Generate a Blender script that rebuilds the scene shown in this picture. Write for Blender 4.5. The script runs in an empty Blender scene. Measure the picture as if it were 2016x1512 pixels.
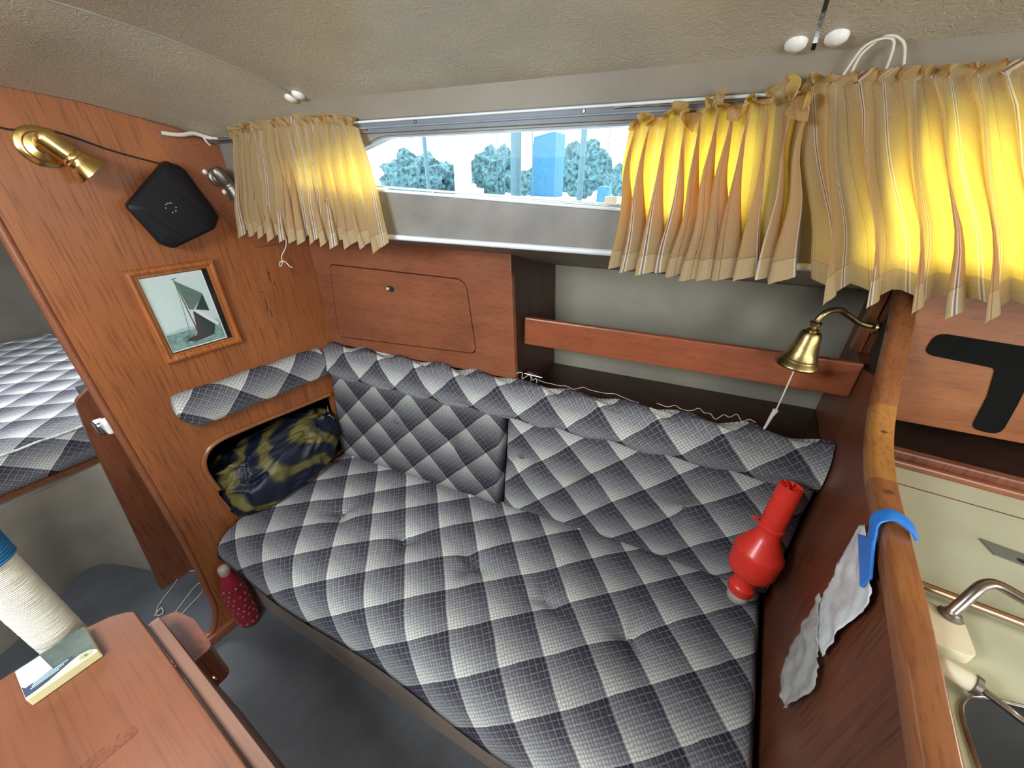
import bpy, bmesh, math, random
from math import sin, cos, pi, sqrt, exp, radians
from mathutils import Vector, Matrix, noise
from mathutils.geometry import tessellate_polygon
random.seed(7)
scn = bpy.context.scene
COL = scn.collection
V = Vector

# ------------------------------------------------------------------ camera, world, lights, exposure
cam_d = bpy.data.cameras.new('camera'); cam = bpy.data.objects.new('camera', cam_d); COL.objects.link(cam)
cam_d.sensor_width = 36; cam_d.lens = 740 / 2016 * 36; cam_d.clip_start = .01; cam_d.clip_end = 500
yaw, pitch = radians(31.8), radians(28.7)
cam.location = (1.25, 0, 1.404)
cam.rotation_euler = (pi / 2 - pitch, 0, yaw)
scn.camera = cam

wd = bpy.data.worlds.new('overcast_sky'); scn.world = wd; wd.use_nodes = True
bg = wd.node_tree.nodes['Background']; bg.inputs[0].default_value = (.90, .96, 1, 1); bg.inputs[1].default_value = 5.5

def area(name, loc, target, sx, sy, power, color=(1, 1, 1)):
    l = bpy.data.lights.new(name, 'AREA'); l.shape = 'RECTANGLE'; l.size = sx; l.size_y = sy; l.energy = power; l.color = color
    o = bpy.data.objects.new(name, l); COL.objects.link(o); o.location = loc
    d = V(target) - V(loc); o.rotation_euler = d.to_track_quat('-Z', 'Y').to_euler()
    return o
area('companionway_daylight', (2.35, -.75, 1.40), (.1, .35, .9), .6, .7, 17, (1, .97, .93))
area('main_hatch_daylight', (.62, -.36, 1.60), (.66, .30, .4), .45, .45, 31, (.90, .95, 1))
area('forward_hatch_daylight', (-1.0, .05, 1.42), (-.95, .1, .6), .5, .5, 15, (.9, .94, 1))
area('galley_window_daylight', (2.3, .55, 1.35), (1.75, .75, .9), .5, .3, 5, (1, .97, .9))
sl = bpy.data.lights.new('veiled_sun', 'SUN'); sl.energy = 5; sl.angle = radians(50); sl.color = (1, .97, .90)
so = bpy.data.objects.new('veiled_sun', sl); COL.objects.link(so); so.rotation_euler = V((.12, -1, -.62)).to_track_quat('-Z', 'Y').to_euler()
vs = scn.view_settings
vs.view_transform = 'Standard'; vs.look = 'None'; vs.exposure = 0; vs.gamma = 1; vs.use_curve_mapping = False

# ------------------------------------------------------------------ object helpers
WORG = {}
def obj(name, verts, faces, mats, parent=None, org=None, smooth=False, uvs=None, fm=None, label=None, cat=None, group=None, kind=None):
    """one mesh object; verts in world coordinates"""
    if org is None:
        if parent is not None: org = WORG[parent.name]
        else:
            xs = [v[0] for v in verts]; ys = [v[1] for v in verts]; zs = [v[2] for v in verts]
            org = V(((min(xs) + max(xs)) / 2, (min(ys) + max(ys)) / 2, min(zs)))
    org = V(org)
    me = bpy.data.meshes.new(name)
    me.from_pydata([tuple(V(v) - org) for v in verts], [], faces)
    if not isinstance(mats, (list, tuple)): mats = [mats]
    for m in mats: me.materials.append(m)
    if fm:
        for p, i in zip(me.polygons, fm): p.material_index = i
    if smooth:
        for p in me.polygons: p.use_smooth = True
    if uvs:
        ul = me.uv_layers.new(name='UVMap')
        for lp in me.loops: ul.data[lp.index].uv = uvs[lp.vertex_index]
    me.update()
    o = bpy.data.objects.new(name, me); COL.objects.link(o)
    if parent is not None:
        o.parent = parent; o.location = org - WORG[parent.name]
    else: o.location = org
    WORG[o.name] = org
    tag(o, label, cat, group, kind)
    return o
def tag(o, label=None, cat=None, group=None, kind=None):
    if label: o['label'] = label
    if cat: o['category'] = cat
    if group: o['group'] = group
    if kind: o['kind'] = kind
def thing(name, loc, label, cat, group=None):
    o = bpy.data.objects.new(name, None); COL.objects.link(o); o.location = loc; o.empty_display_size = .05
    WORG[o.name] = V(loc); tag(o, label, cat, group); return o
def fixn(o):
    bm = bmesh.new(); bm.from_mesh(o.data); bmesh.ops.recalc_face_normals(bm, faces=bm.faces); bm.to_mesh(o.data); bm.free(); return o
def bev(o, w=.003, n=2):
    m = o.modifiers.new('bevel', 'BEVEL'); m.width = w; m.segments = n; m.limit_method = 'ANGLE'; m.angle_limit = radians(40)
    return o
def autosm(o, ang=40):
    for p in o.data.polygons: p.use_smooth = True
    try:
        o.data.set_sharp_from_angle(angle=radians(ang))
    except Exception: pass
    return o
def subsurf(o, n=1):
    m = o.modifiers.new('sub', 'SUBSURF'); m.levels = n; m.render_levels = n; return o

class G:
    """geometry accumulator"""
    def __init__(s): s.v = []; s.f = []; s.m = []
    def add(s, v, f, m=0):
        b = len(s.v); s.v += [tuple(x) for x in v]; s.f += [tuple(b + i for i in q) for q in f]; s.m += [m] * len(f); return s
    def box(s, a, b, m=0):
        x0, y0, z0 = a; x1, y1, z1 = b
        return s.add([(x0, y0, z0), (x1, y0, z0), (x1, y1, z0), (x0, y1, z0), (x0, y0, z1), (x1, y0, z1), (x1, y1, z1), (x0, y1, z1)],
                     [(3, 2, 1, 0), (4, 5, 6, 7), (0, 1, 5, 4), (1, 2, 6, 5), (2, 3, 7, 6), (3, 0, 4, 7)], m)
    def hexa(s, p, m=0):
        return s.add(p, [(3, 2, 1, 0), (4, 5, 6, 7), (0, 1, 5, 4), (1, 2, 6, 5), (2, 3, 7, 6), (3, 0, 4, 7)], m)
    def tube(s, pts, r, n=10, caps=True, m=0, closed=False):
        pts = [V(p) for p in pts]; N = len(pts); rr = r if isinstance(r, (list, tuple)) else [r] * N
        vs = []; up = None
        for i, p in enumerate(pts):
            if closed: t = (pts[(i + 1) % N] - pts[i - 1])
            else: t = pts[min(i + 1, N - 1)] - pts[max(i - 1, 0)]
            t.normalize()
            if up is None:
                up = V((0, 0, 1)) if abs(t.z) < .9 else V((1, 0, 0))
            a = (up - t * up.dot(t))
            if a.length < 1e-6: a = t.orthogonal()
            a.normalize(); up = a; b = t.cross(a)
            for k in range(n):
                th = 2 * pi * k / n; vs.append(p + (a * cos(th) + b * sin(th)) * rr[i])
        fs = []
        for i in range(N if closed else N - 1):
            j = (i + 1) % N
            for k in range(n):
                fs.append((i * n + k, i * n + (k + 1) % n, j * n + (k + 1) % n, j * n + k))
        if caps and not closed:
            fs.append(tuple(range(n - 1, -1, -1))); fs.append(tuple((N - 1) * n + k for k in range(n)))
        return s.add(vs, fs, m)
    def lathe(s, prof, o, ax, n=32, m=0, caps=True):
        """prof: (distance along axis, radius)"""
        o = V(o); ax = V(ax).normalized(); a = ax.orthogonal().normalized(); b = ax.cross(a)
        vs = []
        for (h, r) in prof:
            for k in range(n):
                th = 2 * pi * k / n; vs.append(o + ax * h + (a * cos(th) + b * sin(th)) * max(r, 1e-5))
        fs = []
        for i in range(len(prof) - 1):
            for k in range(n): fs.append((i * n + k, i * n + (k + 1) % n, (i + 1) * n + (k + 1) % n, (i + 1) * n + k))
        if caps:
            fs.append(tuple(range(n - 1, -1, -1))); fs.append(tuple((len(prof) - 1) * n + k for k in range(n)))
        return s.add(vs, fs, m)
    def plate(s, polys, fn, d0, d1, m=0, ms=None):
        """polys: outer + holes in (u,v); fn(u,v,d)->xyz; solid between depth d0 and d1"""
        if ms is None: ms = m
        tri = tessellate_polygon([[V((u, v, 0)) for u, v in P] for P in polys])
        flat = [p for P in polys for p in P]; n = len(flat)
        vs = [fn(u, v, d0) for u, v in flat] + [fn(u, v, d1) for u, v in flat]
        b = len(s.v); s.v += [tuple(x) for x in vs]
        for t in tri:
            s.f.append((b + t[0], b + t[1], b + t[2])); s.m.append(m)
            s.f.append((b + n + t[2], b + n + t[1], b + n + t[0])); s.m.append(m)
        k = 0
        for P in polys:
            L = len(P)
            for i in range(L):
                j = (i + 1) % L
                s.f.append((b + k + i, b + k + j, b + n + k + j, b + n + k + i)); s.m.append(ms)
            k += L
        return s
    def grid(s, rows, m=0, closeu=False):
        R = len(rows); C = len(rows[0]); vs = [p for r in rows for p in r]; fs = []
        for i in range(R - 1):
            for j in range(C if closeu else C - 1):
                k = (j + 1) % C
                fs.append((i * C + j, i * C + k, (i + 1) * C + k, (i + 1) * C + j))
        return s.add(vs, fs, m)
    def obj(s, name, mats, parent=None, fix=True, **k):
        o = obj(name, s.v, s.f, mats, parent, fm=s.m, **k)
        if fix: fixn(o)
        return o

def rrect(x0, y0, x1, y1, r, n=6):
    rs = r if isinstance(r, (list, tuple)) else [r] * 4
    out = []
    for (cx, cy, a0, q) in ((x1, y1, 0, 0), (x0, y1, 90, 1), (x0, y0, 180, 2), (x1, y0, 270, 3)):
        R = rs[q]; ox = cx - R if cx == x1 else cx + R; oy = cy - R if cy == y1 else cy + R
        for i in range(n + 1):
            a = radians(a0 + 90 * i / n); out.append((ox + R * cos(a), oy + R * sin(a)))
    return out
def rpoly(pts, r, n=5):
    """round the corners of a polygon; pts (x,y) or (x,y,r)"""
    out = []; N = len(pts)
    for i, p in enumerate(pts):
        R = p[2] if len(p) > 2 else r
        P = V(p[:2]); A = V(pts[i - 1][:2]); B = V(pts[(i + 1) % N][:2])
        if R <= 0: out.append(tuple(P)); continue
        a = (A - P); b = (B - P); la, lb = a.length, b.length; a.normalize(); b.normalize()
        ang = a.angle(b); d = min(R / math.tan(ang / 2), la * .48, lb * .48)
        s, e = P + a * d, P + b * d
        for k in range(n + 1):
            t = k / n; out.append(tuple((1 - t) ** 2 * s + 2 * t * (1 - t) * P + t * t * e))
    return out
def spline(pts, n=8):
    """catmull-rom through 3D points"""
    P = [V(p) for p in pts]; out = []
    for i in range(len(P) - 1):
        p0 = P[max(i - 1, 0)]; p1 = P[i]; p2 = P[i + 1]; p3 = P[min(i + 2, len(P) - 1)]
        for k in range(n):
            t = k / n
            out.append(.5 * ((2 * p1) + (p2 - p0) * t + (2 * p0 - 5 * p1 + 4 * p2 - p3) * t * t + (3 * p1 - p0 - 3 * p2 + p3) * t ** 3))
    out.append(P[-1]); return out

# ------------------------------------------------------------------ materials
def mat(name, color=(.5, .5, .5), rough=.5, metal=0, spec=.5, coat=0, trans=0, ior=1.45, alpha=1):
    m = bpy.data.materials.new(name); m.use_nodes = True; b = m.node_tree.nodes['Principled BSDF']
    b.inputs['Base Color'].default_value = (*color, 1); b.inputs['Roughness'].default_value = rough
    b.inputs['Metallic'].default_value = metal; b.inputs['Specular IOR Level'].default_value = spec
    b.inputs['Coat Weight'].default_value = coat; b.inputs['Transmission Weight'].default_value = trans; b.inputs['IOR'].default_value = ior
    b.inputs['Alpha'].default_value = alpha
    return m
class N:
    def __init__(s, m): s.m = m; s.t = m.node_tree; s.b = s.t.nodes.get('Principled BSDF')
    def new(s, typ, **k):
        n = s.t.nodes.new(typ)
        for a, v in k.items(): setattr(n, a, v)
        return n
    def link(s, a, b): s.t.links.new(a, b)
    def math(s, op, a, b=None, c=None, clamp=False):
        n = s.new('ShaderNodeMath', operation=op); n.use_clamp = clamp
        for i, x in enumerate((a, b, c)):
            if x is None: continue
            if isinstance(x, (int, float)): n.inputs[i].default_value = x
            else: s.link(x, n.inputs[i])
        return n.outputs[0]
    def coord(s, scale=(1, 1, 1), kind='Object', rot=(0, 0, 0)):
        tc = s.new('ShaderNodeTexCoord'); mp = s.new('ShaderNodeMapping'); mp.inputs['Scale'].default_value = scale; mp.inputs['Rotation'].default_value = rot
        s.link(tc.outputs[kind], mp.inputs[0]); return mp.outputs[0]
    def noise(s, vec, scale=5, detail=4, rough=.55, dist=0):
        n = s.new('ShaderNodeTexNoise'); n.inputs['Scale'].default_value = scale; n.inputs['Detail'].default_value = detail
        n.inputs['Roughness'].default_value = rough; n.inputs['Distortion'].default_value = dist
        s.link(vec, n.inputs['Vector']); return n.outputs[0]
    def ramp(s, fac, stops):
        n = s.new('ShaderNodeValToRGB'); cr = n.color_ramp
        while len(cr.elements) < len(stops): cr.elements.new(.5)
        for e, (p, c) in zip(cr.elements, stops): e.position = p; e.color = (*c, 1)
        s.link(fac, n.inputs[0]); return n.outputs[0]
    def mix(s, fac, a, b, typ='MIX'):
        n = s.new('ShaderNodeMix', data_type='RGBA', blend_type=typ)
        for sock, x in ((n.inputs['Factor'], fac), (n.inputs['A'], a), (n.inputs['B'], b)):
            if isinstance(x, (int, float)): sock.default_value = x
            elif isinstance(x, tuple): sock.default_value = (*x, 1)
            else: s.link(x, sock)
        return n.outputs['Result']
    def bump(s, h, strength=.2, dist=.002):
        n = s.new('ShaderNodeBump'); n.inputs['Strength'].default_value = strength; n.inputs['Distance'].default_value = dist
        s.link(h, n.inputs['Height']); s.link(n.outputs[0], s.b.inputs['Normal'])
    def color(s, c): s.link(c, s.b.inputs['Base Color'])

def wood(name, dark, mid, light, axis='z', rough=.38, streak=26, coat=.15, contrast=1.0):
    m = mat(name, mid, rough, coat=coat); n = N(m); n.b.inputs['Coat Roughness'].default_value = .25
    sc = {'x': (1.6, streak, streak), 'y': (streak, 1.6, streak), 'z': (streak, streak, 1.6)}[axis]
    fs = {'x': (5, 190, 190), 'y': (190, 6, 190), 'z': (190, 190, 9)}[axis]
    g = n.noise(n.coord(sc), 1.0, 5, .6, .6); g2 = n.noise(n.coord((2.2, 2.2, 2.2)), 1.4, 3, .5, .3)
    pore = n.noise(n.coord(fs), 1, 3, .6)
    s = n.math('ADD', n.math('MULTIPLY', g, .55 * contrast), n.math('MULTIPLY', g2, .45))
    c = n.ramp(s, [(.30, dark), (.5, mid), (.70, light)])
    pm = n.ramp(pore, [(.34, (.45, .4, .38)), (.50, (1, 1, 1))])
    n.color(n.mix({'x': .35, 'y': .4, 'z': .7}[axis], c, pm, 'MULTIPLY')); n.bump(pore, .25, .0006)
    return m
M = {}
M['wood_bulk'] = wood('varnished_teak_bulkhead', (.25, .080, .025), (.36, .124, .037), (.45, .175, .055), 'z', contrast=.6)
M['wood_lock'] = wood('varnished_mahogany_locker', (.20, .068, .032), (.30, .108, .050), (.38, .15, .070), 'x', rough=.33, streak=18, contrast=.6)
M['wood_rail'] = wood('golden_teak_rail', (.24, .085, .030), (.38, .150, .058), (.50, .22, .095), 'y', rough=.24, coat=.6, contrast=.5)
M['wood_knee'] = wood('pale_golden_knee', (.34, .14, .035), (.50, .23, .06), (.62, .31, .10), 'y', rough=.25, coat=.4, contrast=.5)
M['wood_fid'] = wood('teak_fiddle_rail', (.25, .07, .03), (.38, .115, .045), (.48, .17, .07), 'x', contrast=.6)
M['wood_dark'] = wood('dark_mahogany', (.025, .010, .007), (.045, .018, .012), (.07, .028, .018), 'z', rough=.45)
M['wood_part'] = wood('brown_mahogany_partition', (.11, .034, .015), (.17, .052, .022), (.22, .072, .032), 'z', rough=.42)
M['wood_table'] = wood('worn_mahogany_table', (.155, .052, .022), (.22, .079, .034), (.29, .115, .053), 'x', rough=.42, streak=5, contrast=.4)
M['wood_table2'] = wood('greyed_wood_leaf_edge', (.13, .056, .034), (.19, .09, .056), (.26, .14, .09), 'x', rough=.5)
M['wood_frame'] = wood('picture_frame_wood', (.20, .055, .015), (.36, .115, .03), (.50, .19, .06), 'z', rough=.25, streak=60)
M['wood_T'] = wood('galley_panel_wood', (.20, .066, .024), (.30, .108, .038), (.38, .15, .06), 'x', rough=.45)

def plain(name, col, rough=.5, bump=0, bscale=300, vary=.06, vscale=6, metal=0, coat=0, spec=.5):
    m = mat(name, col, rough, metal, spec, coat); n = N(m)
    v = n.noise(n.coord((1, 1, 1)), vscale, 4, .6)
    a = tuple(max(0, c * (1 - vary * 2)) for c in col); b = tuple(min(1, c * (1 + vary * 2)) for c in col)
    n.color(n.ramp(v, [(.3, a), (.7, b)]))
    if bump: n.bump(n.noise(n.coord((1, 1, 1)), bscale, 3, .6), bump, .001)
    return m
def vinyl(name, col, rough=.42):
    m = mat(name, col, rough, coat=.35); n = N(m); n.b.inputs['Coat Roughness'].default_value = .28; c = n.coord((1, 1, 1))
    v = n.noise(c, 4, 4, .6)
    n.color(n.ramp(v, [(.3, tuple(x * .84 for x in col)), (.7, tuple(min(1, x * 1.1) for x in col))]))
    w = n.noise(c, 62, 3, .55, 1.6); wr = n.math('ABSOLUTE', n.math('SUBTRACT', w, .5))
    n.bump(n.math('MINIMUM', wr, .12), .55, .006)
    return m
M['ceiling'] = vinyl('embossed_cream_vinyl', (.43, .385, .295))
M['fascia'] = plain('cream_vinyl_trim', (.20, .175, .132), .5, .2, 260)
M['sidewall'] = plain('beige_painted_side', (.20, .192, .172), .42, .15, 220, .1, 9)
M['liner'] = plain('grey_beige_hull_liner', (.275, .262, .205), .6, .2, 300)
M['alu'] = plain('grey_aluminium_window_frame', (.22, .26, .30), .4, 0, 200, .08, 20, 0)
M['white_trim'] = plain('white_plastic_track', (.66, .72, .74), .35)
M['grey_track'] = plain('grey_curtain_track', (.13, .15, .165), .45)
M['gel'] = plain('grey_berth_moulding', (.30, .275, .225), .5, .1, 200, .12, 3)
M['base'] = plain('beige_settee_base', (.33, .27, .225), .55, .1, 200, .06)
M['sole'] = plain('slate_grey_cabin_sole', (.100, .108, .118), .6, .3, 420, .1, 8)
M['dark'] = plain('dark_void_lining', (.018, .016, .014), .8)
M['dim'] = plain('dim_cabin_lining', (.15, .135, .11), .7)
M['brass'] = plain('polished_brass', (.78, .55, .20), .2, 0, 100, .10, 30, 1)
M['brass_old'] = plain('aged_brass', (.38, .30, .13), .33, .2, 160, .22, 40, 1)
M['bronze'] = plain('dull_bronze', (.20, .18, .15), .4, 0, 100, .2, 30, .8)
M['chrome'] = plain('chrome', (.62, .62, .62), .18, metal=1, vary=.04)
M['steel'] = plain('weathered_steel_tube', (.36, .31, .28), .28, metal=1, vary=.15, vscale=30)
M['blackp'] = plain('black_satin_plastic', (.006, .006, .009), .5, .1, 400, spec=.3)
M['black_mat'] = plain('matt_black_laminate', (.008, .009, .008), .9, spec=.08)
M['whitep'] = plain('white_plastic', (.75, .74, .70), .4)
M['grey_plate'] = plain('dull_grey_plate', (.16, .17, .14), .55)
M['creamp'] = plain('cream_plastic', (.72, .66, .48), .4)
M['cord'] = plain('off_white_cord', (.62, .58, .50), .8)
M['thread'] = plain('pale_thread', (.55, .47, .36), .9)
M['red'] = plain('bright_red_plastic', (.78, .040, .025), .36, .1, 300, .07, 25, coat=.1)
M['blue'] = plain('bright_blue_plastic', (.03, .22, .72), .35, vary=.1)
M['rope_w'] = plain('cream_rope', (.70, .69, .58), .85, 0, 700, .06, 25)
M['rope_b'] = plain('blue_rope', (.020, .17, .36), .85, 0, 700, .10, 25)
M['galley'] = plain('pale_green_cream_laminate', (.50, .52, .37), .4, .05, 200, .04, 5)
M['sink'] = plain('dark_steel_sink', (.10, .10, .095), .4, metal=.6)
M['foot'] = plain('cream_card', (.72, .70, .38), .5)
M['card_dark'] = plain('dark_green_card', (.085, .11, .095), .3, vary=.15, vscale=30)
M['card_navy'] = plain('navy_card', (.05, .06, .10), .3)
M['card_white'] = plain('white_sticker', (.74, .77, .82), .4)
M['piping'] = plain('seam_line_dark', (.03, .025, .03), .8)

# glass for the windows: mostly clear with a faint mirror
def clear(name, tint=(1, 1, 1), gloss=.08, rough=.02):
    m = bpy.data.materials.new(name); m.use_nodes = True; t = m.node_tree; t.nodes.clear()
    o = t.nodes.new('ShaderNodeOutputMaterial'); a = t.nodes.new('ShaderNodeBsdfTransparent'); g = t.nodes.new('ShaderNodeBsdfGlossy'); x = t.nodes.new('ShaderNodeMixShader')
    a.inputs[0].default_value = (*tint, 1); g.inputs['Roughness'].default_value = rough; x.inputs[0].default_value = gloss
    t.links.new(a.outputs[0], x.inputs[1]); t.links.new(g.outputs[0], x.inputs[2]); t.links.new(x.outputs[0], o.inputs[0]); return m
M['glass'] = clear('window_glass', (.97, 1, 1), .0012)
M['film'] = clear('picture_glass', (1, 1, 1), .05, .05)
def filmy(name, col, tr=.35):
    m = bpy.data.materials.new(name); m.use_nodes = True; t = m.node_tree; b = t.nodes['Principled BSDF']; o = t.nodes['Material Output']
    b.inputs['Base Color'].default_value = (*col, 1); b.inputs['Roughness'].default_value = .28
    a = t.nodes.new('ShaderNodeBsdfTransparent'); x = t.nodes.new('ShaderNodeMixShader'); x.inputs[0].default_value = tr
    t.links.new(b.outputs[0], x.inputs[1]); t.links.new(a.outputs[0], x.inputs[2]); t.links.new(x.outputs[0], o.inputs[0]); return m
M['bag_clear'] = filmy('clear_crumpled_film', (.60, .61, .58), .35)
M['bag_white'] = plain('white_crumpled_film', (.72, .78, .77), .32, .3, 60, .12, 18)
M['red_clear'] = filmy('red_translucent_plastic', (.34, .022, .04), .12)
M['clearp'] = filmy('clear_plastic', (.7, .65, .55), .45)

# woven ombre check upholstery (UV in metres)
def plaid(name, cell=.108, off=(0, 0), flip=1, angle=45, gain=1.0):
    m = mat(name, (.3, .3, .3), .92, spec=.15); n = N(m)
    tc = n.new('ShaderNodeTexCoord'); sx = n.new('ShaderNodeSeparateXYZ'); n.link(tc.outputs['UV'], sx.inputs[0])
    u, v = sx.outputs[0], sx.outputs[1]
    s = sqrt(.5) / cell * flip
    nz = n.math('MULTIPLY', n.math('SUBTRACT', n.noise(tc.outputs['UV'], 14, 2), .5), .06)
    a = n.math('ADD', n.math('ADD', n.math('MULTIPLY', n.math('SUBTRACT', u, v), s), off[0]), nz)
    b = n.math('ADD', n.math('ADD', n.math('MULTIPLY', n.math('ADD', u, v), -s), off[1]), nz)
    fa, fb = n.math('FRACT', a), n.math('FRACT', b)
    br = n.math('ADD', n.math('MULTIPLY', fa, .5), n.math('MULTIPLY', fb, .5))
    base = n.ramp(br, [(0, (.018, .016, .028)), (.3, (.078, .077, .098)), (.62, (.27, .28, .29)), (1, (.76, .78, .70))])
    # threads
    k = 14 if cell > .08 else 12
    def lines(f, ph):
        w = n.math('ABSOLUTE', n.math('SUBTRACT', n.math('FRACT', n.math('ADD', n.math('MULTIPLY', f, k), ph)), .5))
        return n.math('SMOOTH_MIN', n.math('MULTIPLY', w, 2.9), 1, .2)
    brk = n.noise(tc.outputs['UV'], 420, 2, .6)
    jit = n.noise(tc.outputs['UV'], 90, 2, .6)
    la = lines(n.math('ADD', a, n.math('MULTIPLY', jit, .05)), 0); lb = lines(n.math('ADD', b, n.math('MULTIPLY', jit, .05)), .3)
    thr = n.math('MINIMUM', la, lb)
    thr = n.math('ADD', n.math('MULTIPLY', thr, .8), n.math('MULTIPLY', brk, .7), clamp=True)
    dk = n.mix(thr, (.20, .20, .25), (1.04, 1.04, 1.02))
    c = n.mix(1.0, base, dk, 'MULTIPLY')
    lf = n.ramp(n.noise(tc.outputs['UV'], 700, 2, .7), [(.56, (0, 0, 0)), (.72, (.10, .10, .10))])
    c = n.mix(1.0, c, lf, 'ADD')
    hl = n.math('MULTIPLY', n.math('GREATER_THAN', n.math('ABSOLUTE', n.math('SUBTRACT', n.math('FRACT', n.math('ADD', n.math('MULTIPLY', a, k * .5), .17)), .5)), .43), n.math('SUBTRACT', n.math('MULTIPLY', jit, 1.6), .45, clamp=True))
    hl2 = n.math('MULTIPLY', n.math('GREATER_THAN', n.math('ABSOLUTE', n.math('SUBTRACT', n.math('FRACT', n.math('ADD', n.math('MULTIPLY', b, k * .5), .39)), .5)), .43), n.math('SUBTRACT', n.math('MULTIPLY', brk, 1.6), .45, clamp=True))
    c = n.mix(n.math('MULTIPLY', n.math('MAXIMUM', hl, hl2), .38), c, (.62, .63, .62))
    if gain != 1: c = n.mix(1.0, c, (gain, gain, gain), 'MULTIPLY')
    n.color(c); n.bump(thr, .35, .0012)
    return m
# curtain cloth (UV.x metres along the cloth): cream with blue and brown lines, lets daylight through
def curtain_mat(name, orange=(1.0, .78, .05)):
    m = bpy.data.materials.new(name); m.use_nodes = True; n = N(m); t = m.node_tree
    n.b.inputs['Roughness'].default_value = .95; n.b.inputs['Specular IOR Level'].default_value = .1
    tc = n.new('ShaderNodeTexCoord'); sx = n.new('ShaderNodeSeparateXYZ'); n.link(tc.outputs['UV'], sx.inputs[0])
    u = n.math('DIVIDE', sx.outputs[0], .052); f = n.math('FRACT', u)
    def line(c, w):
        return n.math('LESS_THAN', n.math('ABSOLUTE', n.math('SUBTRACT', f, c)), w)
    nz = n.noise(n.coord((1, 1, 1), 'UV'), 260, 3, .6)
    base = n.ramp(nz, [(.3, (.38, .30, .165)), (.7, (.49, .39, .23))])
    c = n.mix(line(.50, .048), base, (.74, .71, .60))
    c = n.mix(line(.50, .018), c, (.11, .12, .17))
    c = n.mix(line(.02, .011), c, (.20, .10, .07))
    c = n.mix(line(.08, .006), c, (.26, .16, .12))
    hem = n.math('GREATER_THAN', sx.outputs[1], .222)
    stitch = n.math('LESS_THAN', n.math('ABSOLUTE', n.math('SUBTRACT', sx.outputs[1], .2215)), .0009)
    c = n.mix(n.math('MULTIPLY', stitch, .5), c, (.25, .18, .10)); c = n.mix(n.math('MULTIPLY', hem, .35), c, (.30, .22, .12))
    n.link(c, n.b.inputs['Base Color'])
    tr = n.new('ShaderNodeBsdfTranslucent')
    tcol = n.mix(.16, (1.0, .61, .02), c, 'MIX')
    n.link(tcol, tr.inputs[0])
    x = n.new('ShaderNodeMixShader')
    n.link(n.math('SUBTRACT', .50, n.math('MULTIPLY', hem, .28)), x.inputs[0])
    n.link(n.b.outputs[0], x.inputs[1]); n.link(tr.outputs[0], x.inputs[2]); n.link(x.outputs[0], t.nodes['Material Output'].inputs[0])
    n.bump(nz, .3, .0008); return m
M['curtain'] = curtain_mat('striped_curtain_cloth')

def bag_mat():
    m = mat('navy_and_olive_nylon', (.02, .02, .03), .45); n = N(m)
    w = n.new('ShaderNodeTexWave', wave_type='BANDS', bands_direction='DIAGONAL'); w.inputs['Scale'].default_value = 3.4; w.inputs['Distortion'].default_value = 9; w.inputs['Detail'].default_value = 1.5; w.inputs['Detail Scale'].default_value = 1.1
    n.link(n.coord((1.2, 1.0, 1.3)), w.inputs['Vector'])
    n.color(n.ramp(w.outputs['Fac'], [(.30, (.006, .009, .024)), (.52, (.014, .017, .022)), (.66, (.050, .046, .020)), (.85, (.115, .100, .028))]))
    n.bump(n.noise(n.coord((1, 1, 1)), 60, 4, .6, .8), .35, .003); return m
M['bag'] = bag_mat()

# ------------------------------------------------------------------ shell geometry
K = .15                         # the boat's side runs out 0.15 m per metre going aft
A = .575                        # cabin side at the bulkhead
def side(d):                    # point fn on a plane parallel to the boat's side: (x, z, depth outboard)
    return lambda u, v, e: (u, d + K * u + e, v)
def xplane(x0):                 # (y, z, depth aft)
    return lambda u, v, e: (x0 + e, u, v)
def zplane(z0):
    return lambda u, v, e: (u, v, z0 + e)
def struct(o): o['kind'] = 'structure'; return o

# floor
g = G().box((-2.2, -1.7, -.04), (3.3, 1.4, 0))
struct(g.obj('floor', M['sole']))

# ceiling: cambered deckhead in panels (seams at x = .333 and 1.246)
def edge_z(x): return 1.479 + .068 * max(-1, min(1, x / .322)) if x < .322 else 1.547
def camber(d):
    pts = [(0, 0), (.08, .030), (.23, .060), (.33, .071), (.6, .085), (1.2, .09), (2.2, .02)]
    for (a, b), (c, e) in zip(pts, pts[1:]):
        if d <= c: return b + (e - b) * (d - a) / (c - a)
    return .02
def ceil_z(x, y): return edge_z(x) + camber(max(0, A + K * max(x, 0) - y))
ceil_org = (.8, 0, 1.6)
g = G()
rows = [[(x, y, ceil_z(x, min(y, A + K * max(x, 0))) + .02) for y in [A + K * max(x, 0) + .04 - 2.25 * (1 - j / 29) for j in range(30)]] for x in [-2.0, -1, 0, .16, .322, .8, 1.25, 2, 3.2]]
g.grid(rows)
ce = struct(g.obj('ceiling', M['ceiling'], fix=False, org=ceil_org))
WORG[ce.name] = V(ceil_org)
def ceil_panel(x0, x1):
    nx = max(2, int((x1 - x0) / .08)); ds = [0, .02, .04, .08, .15, .23, .33, .45, .6, .9, 1.2, 1.6, 2.1]
    top = []; bot = []
    for i in range(nx + 1):
        x = x0 + (x1 - x0) * i / nx; ye = A + K * max(x, 0) + .004
        bot.append([(x, ye - d, edge_z(x) + camber(d)) for d in ds]); top.append([(x, ye - d, edge_z(x) + camber(d) + .012) for d in ds])
    g = G(); g.grid(bot); g.grid(top)
    R = len(bot)
    for i in range(R - 1):
        for j in (0, len(ds) - 1):
            g.add([bot[i][j], bot[i + 1][j], top[i + 1][j], top[i][j]], [(0, 1, 2, 3)])
    for i in (0, R - 1):
        for j in range(len(ds) - 1):
            g.add([bot[i][j], bot[i][j + 1], top[i][j + 1], top[i][j]], [(0, 1, 2, 3)])
    o = g.obj('ceiling_panel', M['ceiling'], ce); autosm(o, 50); return o
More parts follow.
